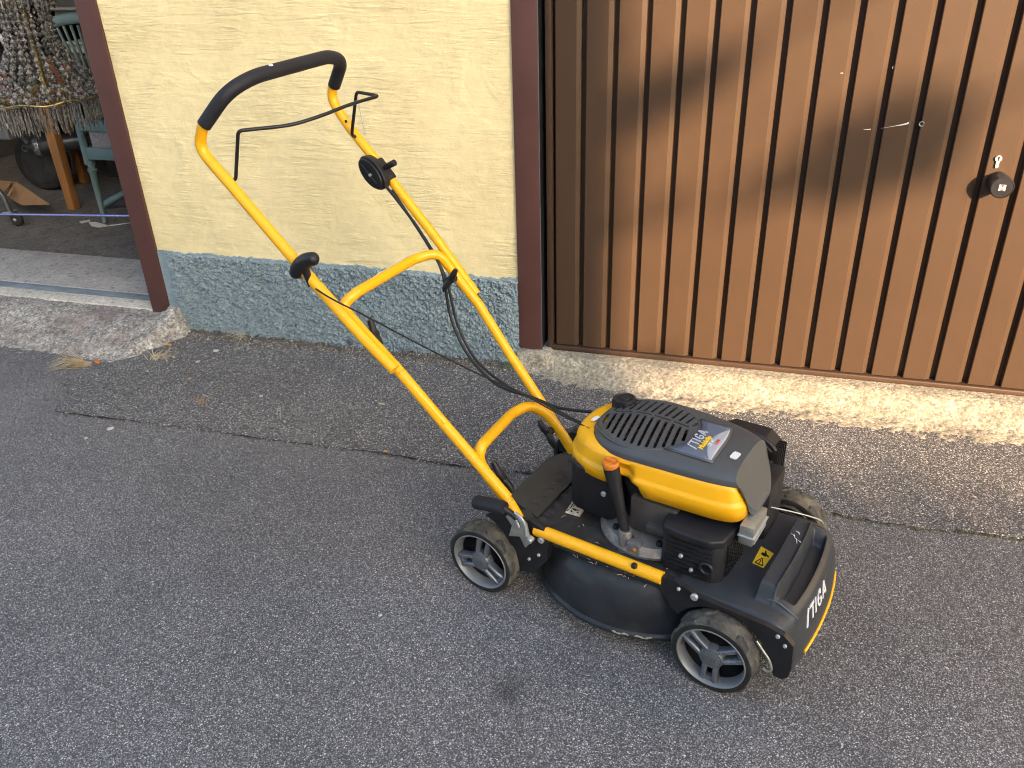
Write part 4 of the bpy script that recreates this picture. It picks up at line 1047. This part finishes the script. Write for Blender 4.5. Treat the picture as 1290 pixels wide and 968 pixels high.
# cables
c1 = [P(487, 236, y=.50), P(500, 252, y=.50), P(530, 293, y=.49), P(556, 340, y=.47), P(568, 400, y=.455), P(590, 448, y=.44), P(625, 484, y=.43), P(668, 500, y=.42), P(705, 514, y=.40), P(745, 519, y=.40)]
tube('throttle_cable', smoothpath(c1, 8), .0046, CABLE, mw, 10)
c2 = [P(494, 240, y=.51), P(510, 264, y=.50), P(541, 312, y=.485), P(562, 352, y=.47), P(577, 410, y=.46), P(601, 455, y=.45), P(640, 487, y=.44), P(680, 505, y=.42), P(715, 525, y=.37), P(735, 535, y=.37)]
tube('brake_cable', smoothpath(c2, 8), .0044, CABLE, mw, 10)
c3 = [P(477, 120, y=.50)] 

# ------------------------------------------------------------------ things in the open garage
# chandelier
ch = empty('chandelier', (-3.13, 3.30, 0), label='crystal chandelier with dangling prisms hanging in the open garage doorway', cat='chandelier')
axx, axy = 0, 0
b = MB(); hoop = MB(); R2 = random.Random(3)
def bead(mb, p, r, s=1.25):
    x, y, z = p; k = 6; vs = [(x, y, z+r*s)]
    for j in range(k): a = 2*math.pi*j/k+R2.random(); vs.append((x+r*math.cos(a), y+r*math.sin(a), z))
    vs.append((x, y, z-r*s)); mb.add(vs, [(0, 1+j, 1+(j+1) % k) for j in range(k)]+[(k+1, 1+(j+1) % k, 1+j) for j in range(k)])
for s_ in range(23):
    a = 2*math.pi*s_/23+R2.uniform(-.05, .05)
    for j in range(17):
        t = max(0, min(1, (j+R2.uniform(-.2, .2))/16)); z = 1.33-.40*t
        r = .105-.012*math.sin(t*math.pi)+.175*t**3.6
        bead(b, (r*math.cos(a)+R2.uniform(-.004, .004), r*math.sin(a), z), .0085+.006*R2.random())
for s_ in range(9):
    a = 2*math.pi*s_/9+.1
    for j in range(10):
        t = j/9; bead(b, ((.07+.05*t)*math.cos(a), (.07+.05*t)*math.sin(a), 1.30-.33*t), .010)
for i in range(330):
    a = R2.random()*6.283; r = R2.uniform(.15, .285); bead(b, (r*math.cos(a), r*math.sin(a), .925+R2.uniform(-.02, .045)), R2.uniform(.006, .0125))
b.o('crystal_strands', CRYST, ch, kind='stuff')
b = MB()
for (rr, zz, L_, nn) in ((.280, .915, .085, 84), (.235, .90, .11, 76), (.18, .89, .125, 56), (.13, 1.33, .06, 30)):
    for s_ in range(nn):
        a = 2*math.pi*s_/nn+R2.random()*.05; x, y = rr*math.cos(a), rr*math.sin(a); w_ = .0055; l = L_*(.85+.3*R2.random())
        k = 4; vs = [(x, y, zz)]+[(x+w_*math.cos(q*math.pi/2+a), y+w_*math.sin(q*math.pi/2+a), zz-l*.75) for q in range(4)]+[(x+R2.uniform(-.004, .004), y, zz-l)]
        b.add(vs, [(0, 1+q, 1+(q+1) % 4) for q in range(4)]+[(5, 1+(q+1) % 4, 1+q) for q in range(4)])
b.o('crystal_drops', CRYST, ch, kind='stuff')
for rr, zz, th_ in ((.275, .915, .004), (.235, .905, .0035), (.105, 1.34, .007)):
    pts = [(rr*math.cos(t), rr*math.sin(t), zz+.006*math.sin(t*9)) for t in np.linspace(0, 2*math.pi, 64)]; tube('brass_ring', pts, th_, BRASS, ch, 8)
for k in range(6):
    a = 2*math.pi*k/6+.4; tube('arm', smoothpath([(.03*math.cos(a), .03*math.sin(a), .96), (.15*math.cos(a), .15*math.sin(a), .90), (.24*math.cos(a), .24*math.sin(a), .93), (.27*math.cos(a), .27*math.sin(a), .98)], 5), .0035, BRASS, ch, 8)
tube('stem', [(0, 0, .88), (0, 0, 1.5)], .012, BRASS, ch, 10); tube('chain', [(0, 0, 1.5), (0, 0, 2.19)], .006, BRASS, ch, 8)

# green chair seen from the side of its back
cg = empty('green_chair', (-3.35, 4.05, .082), label='dusty green painted wooden chair with fan slatted back behind the red post', cat='chair')
FZ = .082
b_ = lambda p: p-Vector((-3.35, 4.05, FZ))
def cw(px, py, Y): return b_(W(px, py, Y=Y))
tube('top_rail', smoothpath([cw(61, 30, 3.95), cw(80, 25, 3.96), cw(105, 23, 3.97), cw(140, 28, 3.97)], 5), .026, GREENW, cg, 10, .55)
for i, (a, c_) in enumerate([((72, 35), (108, 106)), ((80, 33), (112, 106)), ((89, 32), (116, 106)), ((98, 32), (121, 106)), ((108, 32), (125, 106)), ((118, 33), (129, 106))]):
    tube('back_slat', smoothpath([cw(*a, 3.96), cw((a[0]+c_[0])/2, (a[1]+c_[1])/2, 3.955), cw(*c_, 3.95)], 4), .010, GREENW, cg, 8, .6)
tube('lower_rail', [cw(104, 107, 3.95), cw(150, 107, 3.95)], .016, GREENW, cg, 8)
for i in range(4): tube('back_slat', [cw(114+8*i, 112, 3.95), cw(118+8*i, 152, 3.95)], .008, GREENW, cg, 8)
tube('back_post', [cw(93, 120, 3.93), cw(100, 160, 3.93), cw(112, 207, 3.92)], .022, GREENW, cg, 10)
q0, q1, q2, q3 = cw(98, 150, 3.93), cw(180, 152, 3.93), cw(180, 166, 3.93), cw(101, 164, 3.93)
b = MB(); b.box((q0.x, -.14, q3.z), (q0.x+.42, -.10, q0.z)); b.o('seat_rail', GREENW, cg, bevel=.004)
q4 = cw(108, 185, 3.93); q5 = cw(112, 200, 3.93)
b = MB(); b.box((q5.x, -.14, q5.z), (q5.x+.42, -.10, q4.z)); b.o('seat_rail', GREENW, cg, bevel=.004)
b = MB(); b.box((q4.x+.05, -.125, q4.z), (q4.x+.42, -.118, q3.z)); b.o('cane_panel', M('cane', (.22, .20, .19), .8, var=.4, vs=90), cg)
b = MB(); b.box((q0.x, -.12, q5.z+.01), (q0.x+.42, .30, q5.z+.05)); b.o('seat', GREENW, cg, bevel=.01)
lt, lb_ = cw(114, 203, 3.92), cw(132, 280, 3.915); lb_.z = .0
def turned(a, c_):
    path = [a.lerp(c_, t) for t in (0, .06, .07, .11, .12, .16, .18, .5, .93, .95, .98, 1)]
    return tube('leg', path, [.024, .024, .018, .018, .027, .027, .021, .0185, .0115, .015, .014, .010], GREENW, cg, 14)
turned(lt, lb_); turned(lt+Vector((.40, 0, 0)), lb_+Vector((.40, 0, 0)))
tube('fallen_leg', [cw(131, 259, 4.15), cw(140, 253, 4.15), cw(170, 236, 4.2)], [.020, .022, .016], GREENW, cg, 12)

def simple(name, label, cat, loc=(0, 0, 0)): return empty(name, loc, label=label, cat=cat)
# orange wooden leg of a table
tw = empty('wooden_table', (-3.95, 4.12, FZ), label='orange stained wooden table leg standing between the wheel and the green chair', cat='table')
b = MB()
def leg_box(x, y): 
    bb_ = MB(); bb_.add([(x-.020, y-.024, 0), (x+.030, y-.024, 0), (x+.030, y+.024, 0), (x-.020, y+.024, 0), (x-.028, y-.028, .62), (x+.040, y-.028, .62), (x+.040, y+.028, .62), (x-.028, y+.028, .62)], [(3,2,1,0),(4,5,6,7),(0,1,5,4),(1,2,6,5),(2,3,7,6),(3,0,4,7)])
    bb_.o('leg', ORWOOD, tw, bevel=.002)
leg_box(0, 0)
b = MB(); b.box((-.35, -.04, .62), (.10, .55, .65)); b.o('tabletop', ORWOOD, tw, bevel=.003)
leg_box(-.33, .50)

# scooter: wheel, exhaust, number plate, red lamp
scx = empty('motor_scooter', (-4.45, 4.55, FZ), label='dark parked motor scooter with exhaust and number plate inside the garage', cat='scooter')
so2 = Vector((-4.45, 4.55, FZ))
def sp(px, py, Y): return W(px, py, Y=Y)-so2
wc = sp(56, 208, 4.45)
rw = .185
vs, fs = lathe([(.135, -.045), (.165, -.050), (.185, -.02), (.185, .02), (.165, .05), (.135, .045), (.13, 0)], 40, 'y', (wc.x, wc.y, rw), cap=False)
wf = mesh('rear_wheel', vs, fs, DRUB, scx, smooth=True)
mesh('rim', *lathe([(.137, -.047), (.128, -.05), (.122, -.03), (.05, -.02), (.045, -.05), (.001, -.05)], 36, 'y', (wc.x, wc.y, rw)), M('dark_rim', (.045, .045, .045), .45, .4, var=.3), wf, smooth=True, sharp=30)
e0 = sp(31, 187, 4.25); e1 = sp(44, 186, 4.34)
ax_ = (e1-e0).normalized(); bk = Vector((.85, .6, .06)).normalized()
ex = tube('exhaust_silencer', [e1, e1+bk*.008, e1+bk*.03, e1+bk*.30], [.012, .040, .052, .055], M('dull_silencer', (.10, .10, .105), .35, .7, var=.2), scx, 28)
tube('end_cap', [e1-bk*.012, e1-bk*.006, e1+bk*.012, e1+bk*.03], [.020, .044, .056, .056], CHROME, ex, 28)
tube('tail_pipe', [e0, e1], [.020, .018], GREYM, ex, 18); tube('pipe_bore', [e0-ax_*.002, e0+ax_*.01], .0135, BLKP, ex, 14)
tube('stay', [sp(15, 158, 4.2), sp(34, 180, 4.27)], .013, GALV, scx, 8, .5)
b = MB(); b.box((wc.x-.26, .02, .30), (wc.x+.03, .6, .80)); b.o('rear_body', M('black_body', (.015, .015, .017), .5, var=.3), scx, bevel=.03, seg=3)
b = MB(); pq = sp(0, 170, 4.02); b.box((pq.x-.14, pq.y, pq.z-.03), (pq.x+.06, pq.y+.1, pq.z+.045)); b.o('mudguard', GREYM, scx, bevel=.012)
n0, n1 = sp(7, 133, 4.0), sp(7, 162, 4.0)
b = MB(); b.box((n0.x-.20, n0.y-.004, n1.z), (n0.x-.003, n0.y, n0.z)); npl = b.o('number_plate', M('plate_white', (.45, .46, .44), .5, var=.05), scx, bevel=.001)
tube('plate_digit', [(n0.x-.032+.016*math.cos(t), n0.y-.006, (n0.z+n1.z)/2+.033*math.sin(t)) for t in np.linspace(0, 2*math.pi, 20)], .0042, BLKP, npl, 6)
q = sp(5, 105, 4.0); mesh('tail_lamp', *lathe([(.06, .03), (.055, -.01), (.03, -.03), (.001, -.034)], 24, 'y', (q.x, q.y, q.z)), REDL, scx, smooth=True)
tube('lamp_ring', [(q.x+.052*math.cos(t), q.y-.014, q.z+.052*math.sin(t)) for t in np.linspace(-.4, 2.2, 12)], .003, BRASS, scx, 6)
tube('grab_rail', [sp(-8, 36, 4.0), sp(6, 55, 4.0), sp(17, 80, 4.0)], .016, WHT, scx, 8, .5)
b = MB(); q = sp(3, 82, 4.0); b.box((q.x-.2, q.y, q.z-.03), (q.x+.02, q.y+.25, q.z+.0)); b.o('seat', GREYM, scx, bevel=.01)

# cardboard flap
cdb = empty('cardboard_box', (-4.1, 3.98, FZ), label='torn open brown cardboard box lying on the garage floor', cat='box')
oo = Vector((-4.1, 3.98, FZ))
def cp(px, py, Y): return W(px, py, Y=Y)-oo
A = [cp(10, 229, 4.02), cp(20, 230, 3.98), cp(62, 258, 3.93), cp(28, 259, 3.93), cp(12, 250, 3.95)]
def slab(name, pts, mt, par, t=.006):
    n_ = len(pts); nr = (pts[1]-pts[0]).cross(pts[2]-pts[0]).normalized()*t
    return mesh(name, [p for p in pts]+[p+nr for p in pts], [tuple(range(n_)), tuple(range(n_, 2*n_))]+[(i, (i+1) % n_, n_+(i+1) % n_, n_+i) for i in range(n_)], mt, par)
slab('flap', A, CARD, cdb); slab('flap', [cp(-14, 226, 4.0), cp(15, 229, 3.99), cp(4, 243, 3.88), cp(-14, 243, 3.88)], CARD, cdb); slab('flap', [cp(15, 236, 3.93), cp(18, 235, 3.93), cp(11, 248, 3.90), cp(8, 246, 3.90)], CARD, cdb)
# trolley castor
ct = empty('trolley', (-4.02, 3.78, FZ), label='grey trolley castor wheel at the left edge under the violet rod', cat='trolley')
oo2 = Vector((-4.02, 3.78, FZ))
def tp(px, py, Y): return W(px, py, Y=Y)-oo2
cq = tp(22, 278, 3.78)
cw_ = mesh('castor_wheel', *lathe([(.012, -.016), (.030, -.016), (.038, -.008), (.038, .008), (.030, .016), (.012, .016)], 28, 'y', (cq.x, cq.y, .038)), DRUB, ct, smooth=True, sharp=40)
mesh('castor_hub', *lathe([(.013, -.017), (.010, -.021), (.001, -.021)], 16, 'y', (cq.x, cq.y, .038)), CHROME, cw_, smooth=True)
b = MB(); b.box((cq.x-.06, cq.y-.03, .078), (cq.x+.005, cq.y+.03, .086)); b.o('castor_plate', CHROME, ct, bevel=.002)
tube('frame_tube', [tp(14, 272, 3.78), tp(4, 248, 3.78), tp(-12, 228, 3.78)], .016, M('grey_tube', (.06, .065, .07), .4, .3, var=.2), ct, 12)
# rod across the doorway
r0, r1 = W(-200, 267.5, Y=2.99), W(167, 272.2, Y=2.99)
tube('metal_rod', [r0, r1], .0048, RODM, None, 12, label='thin violet metal rod across the open garage doorway', cat='rod')
# papers on the floor
def paper(pts, label, mt=None):
    Q = [W(a, c_, Z=FZ+.002) for a, c_ in pts]; c0_ = sum(Q, Vector())/len(Q); n_ = len(Q)
    o_ = mesh('paper_scrap', [q-c0_ for q in Q]+[q-c0_+Vector((0, 0, .0012+.004*((i*7) % 3 == 0))) for i, q in enumerate(Q)], [tuple(range(n_)), tuple(range(n_, 2*n_))]+[(i, (i+1) % n_, n_+(i+1) % n_, n_+i) for i in range(n_)], mt or M('paper', (.45, .44, .40), .8, var=.1), None, label=label, cat='paper', group='paper scraps on the garage floor'); o_.location = c0_; return o_
paper([(112, 281), (121, 280), (139, 285), (124, 287), (115, 285)], 'torn white paper scrap beside the foot of the green chair')
paper([(138, 285.3), (165, 281.3), (165, 280.6), (139, 284.5)], 'long thin paper strip running to the red post')
paper([(100, 280), (113, 277), (114, 279), (103, 282)], 'small grey paper scrap left of the green chair foot')
# shelf with white frames, terracotta crate behind
shf = empty('shelf', (-3.9, 4.75, FZ), label='pale framed shelf unit at the back of the open garage', cat='shelf')
oo3 = Vector((-3.9, 4.75, FZ))
def fp_(px, py, Y=4.75): return W(px, py, Y=Y)-oo3
tube('shelf_edge', [fp_(58, 11), fp_(150, 11)], .012, WHT, shf, 6)
b = MB(); q = fp_(62, 2); b.box((q.x, .02, q.z-.10), (q.x+.7, .30, q.z+.25)); b.o('back_board', M('grey_board', (.17, .175, .165), .8, var=.15), shf)
for a, c_ in (((64, 30), (76, 76)), ((112, 0), (118, 60))): tube('upright', [fp_(*a, 4.7), fp_(*c_, 4.7)], .016, WHT, shf, 6)
tube('shelf_edge', [fp_(76, 55, 4.72), fp_(150, 53, 4.72)], .010, WHT, shf, 6)
b = MB(); q = fp_(80, 60); b.box((q.x, .0, q.z-.03), (q.x+.5, .25, q.z+.03)); b.o('shelf_board', WHT, shf)
b = MB(); b.box((-.30, .02, .0), (.60, .28, .30)); b.o('shelf_base', M('dark_board', (.03, .03, .03), .8, var=.2), shf)
tcx = empty('terracotta_crate', W(70, 95, Y=4.6), label='rust brown wooden crate seen through the chandelier crystals', cat='crate')
b = MB(); b.box((-.27, 0, -.12), (.16, .25, .08)); b.o('crate_body', TERR, tcx, bevel=.004)
b = MB(); b.box((-.28, -.01, .08), (.17, .26, .095)); b.o('crate_rim', M('crate_wood', (.30, .19, .10), .7, var=.3), tcx, bevel=.002)

# ------------------------------------------------------------------ litter, weeds
def blade_tuft(name, c_, n, L_, dirx, spread, label, w_=.0016, mt=GRASS, lift=.35, group=None):
    b = MB(); rr = random.Random(hash(name+label) % 1000 if False else int(abs(c_.x)*1000))
    for i in range(n):
        a = dirx+rr.gauss(0, spread); l = L_*rr.uniform(.4, 1.1); x, y = rr.gauss(0, .012), rr.gauss(0, .012)
        up_ = rr.uniform(.1, 1)*lift*l
        p0 = Vector((x, y, 0)); p1 = p0+Vector((math.cos(a)*l*.5, math.sin(a)*l*.5, up_)); p2 = p0+Vector((math.cos(a)*l, math.sin(a)*l, up_*.35))
        s_ = Vector((-math.sin(a), math.cos(a), 0))*w_
        b.add([p0-s_, p0+s_, p1+s_*.8, p1-s_*.8, p2, p1+Vector((0, 0, .0006))], [(0, 1, 2, 3), (3, 2, 4), (3, 5, 4), (2, 5, 4)])
    o_ = b.o(name, mt, None, label=label, cat='grass tuft', group='dry weeds in the asphalt seams'); o_.location = c_; return o_
blade_tuft('grass_tuft', W(110, 460, Z=.0), 70, .15, math.radians(208), .22, 'dry straw coloured grass tuft in the asphalt seam below the left ramp', lift=.45)
blade_tuft('grass_tuft', W(195, 452, Z=.008), 30, .10, math.radians(75), .9, 'sparse dry stalks at the corner of the left concrete ramp')
blade_tuft('grass_tuft', W(315, 424, Z=.008), 34, .11, math.radians(200), .5, 'dry stalks lying at the foot of the blue grey plinth')
blade_tuft('grass_tuft', W(252, 508, Z=.008), 26, .03, math.radians(60), 1.2, 'tiny brown weed growing alone in the coarse asphalt', lift=.8, mt=M('brown_weed', (.25, .16, .08), .8, var=.3))
blade_tuft('grass_tuft', W(641, 462, Z=.008), 30, .03, math.radians(90), 1.2, 'small green weed by the foot of the middle red post', lift=.9, mt=M('green_weed', (.06, .14, .03), .7, var=.3))
def leaf(px, py, s_, rot, mt, label, z=.012):
    vs, fs = [], []
    n_ = 7
    for i in range(n_+1):
        t = i/n_; w_ = .42*math.sin(math.pi*t)**.8*(1+.25*math.sin(i*4.1))
        for sg in (-1, 0, 1): vs.append(((t-.5)*2*s_, sg*w_*s_, (abs(sg)*.35*w_+.12*math.sin(t*3))*s_))
    for i in range(n_):
        for k in range(2): fs.append((i*3+k, i*3+k+1, (i+1)*3+k+1, (i+1)*3+k))
    o_ = mesh('fallen_leaf', vs, fs, mt, None, smooth=True, label=label, cat='leaf', group='fallen leaves and chips on the asphalt'); md = o_.modifiers.new('s', 'SOLIDIFY'); md.thickness = .0006
    o_.location = W(px, py, Z=z); o_.rotation_euler = (.1, .1, rot); return o_
leaf(122, 456, .022, -.5, LEAFO, 'orange fallen leaf just right of the dry grass tuft')
leaf(95, 457, .012, .5, LEAFY, 'yellow leaf fragment at the left of the dry grass tuft')
leaf(103, 455, .014, .2, LEAFO, 'rusty curled leaf on top of the dry grass tuft')
leaf(212, 435, .016, .3, LEAFY, 'bright amber leaf lying by the corner of the left ramp', .02)
leaf(332, 474, .010, 1.0, LEAFB, 'dark brown leaf on the asphalt near the plinth')
leaf(361, 480, .008, .4, LEAFB, 'small pale brown leaf right of the dark brown leaf')
leaf(239, 477, .009, .9, LEAFY, 'small ochre leaf between the moss patches')
leaf(258, 462, .010, .4, LEAFB, 'brown leaf curled against the mossy strip')
leaf(481, 509.5, .013, .15, M('wood_chip', (.45, .36, .24), .8, var=.1), 'pale wood chip lying between the two handle tubes')
leaf(486, 569, .009, .3, LEAFY, 'small straw leaf on the seam near the lower handle')
def pebble(px, py, s_, label, z=.009, mt=STONE):
    bm = bmesh.new(); bmesh.ops.create_icosphere(bm, subdivisions=2, radius=s_)
    k = px*.37
    for v_ in bm.verts: v_.co *= 1+.25*noise.noise(v_.co/s_+Vector((k, 0, 0))); v_.co.z *= .45; v_.co.x *= 1.3
    me = bpy.data.meshes.new('pebble'); bm.to_mesh(me); bm.free(); me.materials.append(mt); me.shade_smooth(); o_ = bpy.data.objects.new('pebble', me); col.objects.link(o_); o_.location = W(px, py, Z=z); o_.rotation_euler = (0, 0, k)
    return tag(o_, label, 'pebble', 'loose pebbles on the asphalt')
pebble(272, 442, .011, 'largest white pebble on the moss below the plinth'); pebble(219, 450, .006, 'white pebble next to the amber leaf'); pebble(249, 456, .0075, 'pale pebble below the largest white pebble')
pebble(262, 428, .006, 'small white pebble close to the plinth foot'); pebble(186, 468, .005, 'tiny white pebble on the coarse strip by its left edge'); pebble(329, 499, .007, 'beige pebble alone on the coarse asphalt')
pebble(139, 540, .010, 'flat grey stone below the long asphalt seam', .003); pebble(108, 552, .006, 'small white stone left of the flat grey stone', .003); pebble(636, 466, .006, 'white pebble near the small green weed')
pebble(479, 775, .005, 'tiny white stone in front of the rear wheel', .002)
# grit along the foot of the wall and moss in the seam
b = MB(); rr = random.Random(5)
def grit(mb, x, y, z, s_):
    k = 5; vs = [(x, y, z+s_*rr.uniform(.5, 1.))]+[(x+s_*math.cos(2*math.pi*j/k+rr.random())*rr.uniform(.7, 1.2), y+s_*math.sin(2*math.pi*j/k+rr.random())*rr.uniform(.7, 1.2), z-s_*.2) for j in range(k)]
    mb.add(vs, [(0, 1+j, 1+(j+1) % k) for j in range(k)])
for i in range(2600):
    x = rr.uniform(-2.36, -.84); d_ = abs(rr.gauss(0, .045)); 
    if x < -1.9: d_ *= 1.9
    y = 2.888-d_
    grit(b, x, y, .008+.012*math.exp(-d_/.02), rr.uniform(.002, .0065))
b.o('wall_foot_grit', SOIL, None, kind='stuff')
b = MB()
for i in range(1100):
    x = rr.uniform(-2.36, -.84); d_ = abs(rr.gauss(0, .05))*(1.8 if x < -1.9 else 1)
    grit(b, x, 2.885-d_, .010+.008*math.exp(-d_/.02), rr.uniform(.0012, .0042))
b.o('wall_foot_gravel', MORTAR, None, kind='stuff')
def soil_fn(u, v):
    x = -2.36+1.55*u; y = 2.70+.20*v; wd = .012+.05*max(0, noise.noise((x*5, 1, 1)))+.07*sst(-1.8, -2.2, x)
    return (x, y, .004+.014*sst(2.89-wd, 2.90, y)*(1+.7*noise.noise((x*25, y*25, 0)))+.004*noise.noise((x*14, y*14, 5))+.003*noise.noise((x*70, y*70, 0)))
vs, fs = grid(300, 40, soil_fn); mesh('soil', vs, fs, SOIL, smooth=True, kind='structure')
b = MB()
for i in range(1500):
    x = rr.uniform(-.2, 1.6) if i > 350 else rr.uniform(-2.43, -.2)
    if i > 350 and noise.noise((x*9, 0, 0)) < -.25: continue
    y = 2.190+.018*noise.noise((x*3, 0, 0))+.010*noise.noise((x*17, 4, 0))+.008*x+rr.gauss(0, .0045)
    grit(b, x, y, .001, rr.uniform(.0015, .0048))
for i in range(900):
    cx_, cy_ = rr.choice([(-2.2, 2.68), (-2.05, 2.66), (-2.1, 2.55), (-2.3, 2.5), (-1.9, 2.72), (-2.48, 2.35)])
    grit(b, cx_+rr.gauss(0, .045), cy_+rr.gauss(0, .03), .007, rr.uniform(.0015, .004))
b.o('seam_moss', MOSS, None, kind='stuff')
b = MB()
for i in range(3500):
    x = rr.uniform(-.75, 2.4); y = 2.745-abs(rr.gauss(0, .07))+.03+.02*noise.noise((x*4, 1, 5))
    grit(b, x, y, .006, rr.uniform(.0012, .004))
b.o('ramp_grit', MORTAR, None, kind='stuff')

# ------------------------------------------------------------------ unseen yard behind the viewer; house and hedge added to shade the mower
nh = empty('unseen_shade_house', (1.0, -11, 0), label='pale rendered house added out of the picture behind the viewer to shade the mower', cat='house')
b = MB(); b.box((-13, -5, 0), (6.77, 2, 6.2)); b.o('house_body', HWALL, nh)
b = MB(); b.add(*prism([(-5.4, 6.2), (2.4, 6.2), (-1.5, 9.2)], -13.4, 7.4, 'x')); b.o('roof', ROOFT, nh)
# added hedge and a small tree to the right of the house: they cut the low sun to dapples
def leafmass(mb, c_, rad, n, rr, s_=.05):
    for i in range(n):
        while True:
            p = Vector((rr.uniform(-1, 1), rr.uniform(-1, 1), rr.uniform(-1, 1)))
            if p.length < 1: break
        p = Vector((c_[0]+p.x*rad[0], c_[1]+p.y*rad[1], c_[2]+p.z*rad[2]))
        a = Vector((rr.gauss(0, 1), rr.gauss(0, 1), rr.gauss(0, 1))).normalized(); q = a.cross(Vector((rr.gauss(0, 1), rr.gauss(0, 1), rr.gauss(0, 1)))).normalized()
        s1 = s_*rr.uniform(.6, 1.4); mb.add([p-a*s1, p+q*s1*.5, p+a*s1, p-q*s1*.5], [(0, 1, 2, 3)])
HY = -9.0
hed = empty('unseen_shade_hedge', (12, HY, 0), label='tall hedge added out of the picture to the right behind the viewer to cut the low sun', cat='hedge')
b = MB(); rr = random.Random(11)
b.box((-4.6, -.3, 0), (8, .3, 3.90))
ob = b.o('hedge_core', LEAFG, hed)
b = MB()
for i in range(60): leafmass(b, (rr.uniform(-4.4, 8), rr.uniform(-.3, .3), 3.95), (.35, .3, .16), 60, rr, .05)
b.o('hedge_leaves', LEAFG, hed, kind='stuff')
def sunpt(x, z):   # where the sun ray to door point (x,z) crosses the hedge line
    t = (2.945-HY); return Vector((x+.69*t, HY, z+.36*t))
tr = empty('garden_tree', (sunpt(.3, 1)[0], HY-.8, 0), label='small leafy garden tree out of the picture behind the hedge', cat='tree')
to = tr.location
tube('trunk', [(0, 0, 0), (.05, 0, 2.5), (.02, 0, 4.5), (0, 0, 6.5)], [.12, .10, .07, .03], BARK, tr, 10) if False else None
b = MB()
for (x, z, rx, rz, n_) in ((-.47, .97, .14, .08, 230), (-.36, 1.03, .12, .07, 170), (-.27, 1.08, .12, .07, 120), (.30, .87, .12, .09, 170), (.40, .83, .10, .10, 190), (.46, .95, .07, .08, 80), (.18, .78, .10, .04, 50), (.05, .73, .10, .025, 25), (-.30, .66, .10, .04, 20), (.33, 1.0, .10, .05, 60), (-.58, .8, .06, .7, 260), (-.36, .03, .12, .03, 60)):
    q = sunpt(x, z)-to; leafmass(b, (q.x, q.y, q.z), (rx, .3, rz), n_, rr, .035)
for i in range(40):
    q = sunpt(rr.uniform(-.6, 1.6), rr.uniform(2.3, 4.2))-to; leafmass(b, (q.x, q.y, q.z), (.5, .5, .35), 60, rr, .05)
b.o('crown', LEAFG, tr, kind='stuff')
q = sunpt(1.9, 1.6)-to
tube('trunk', [(q.x, q.y, 0), (q.x-.05, q.y, 3.0), (q.x-.1, q.y, 6.0), (q.x-.3, q.y, 8.2)], [.11, .09, .07, .03], BARK, tr, 10)
for (x0, z0, x1, z1) in ((1.9, 1.6, .45, .95), (.45, .95, -.1, .74), (1.9, 2.2, -.2, 1.12), (-.2, 1.12, -.45, .98)):
    a, c_ = sunpt(x0, z0)-to, sunpt(x1, z1)-to; tube('limb', [a, a.lerp(c_, .5)+Vector((0, .05, .05)), c_], [.03, .02, .012], BARK, tr, 6)
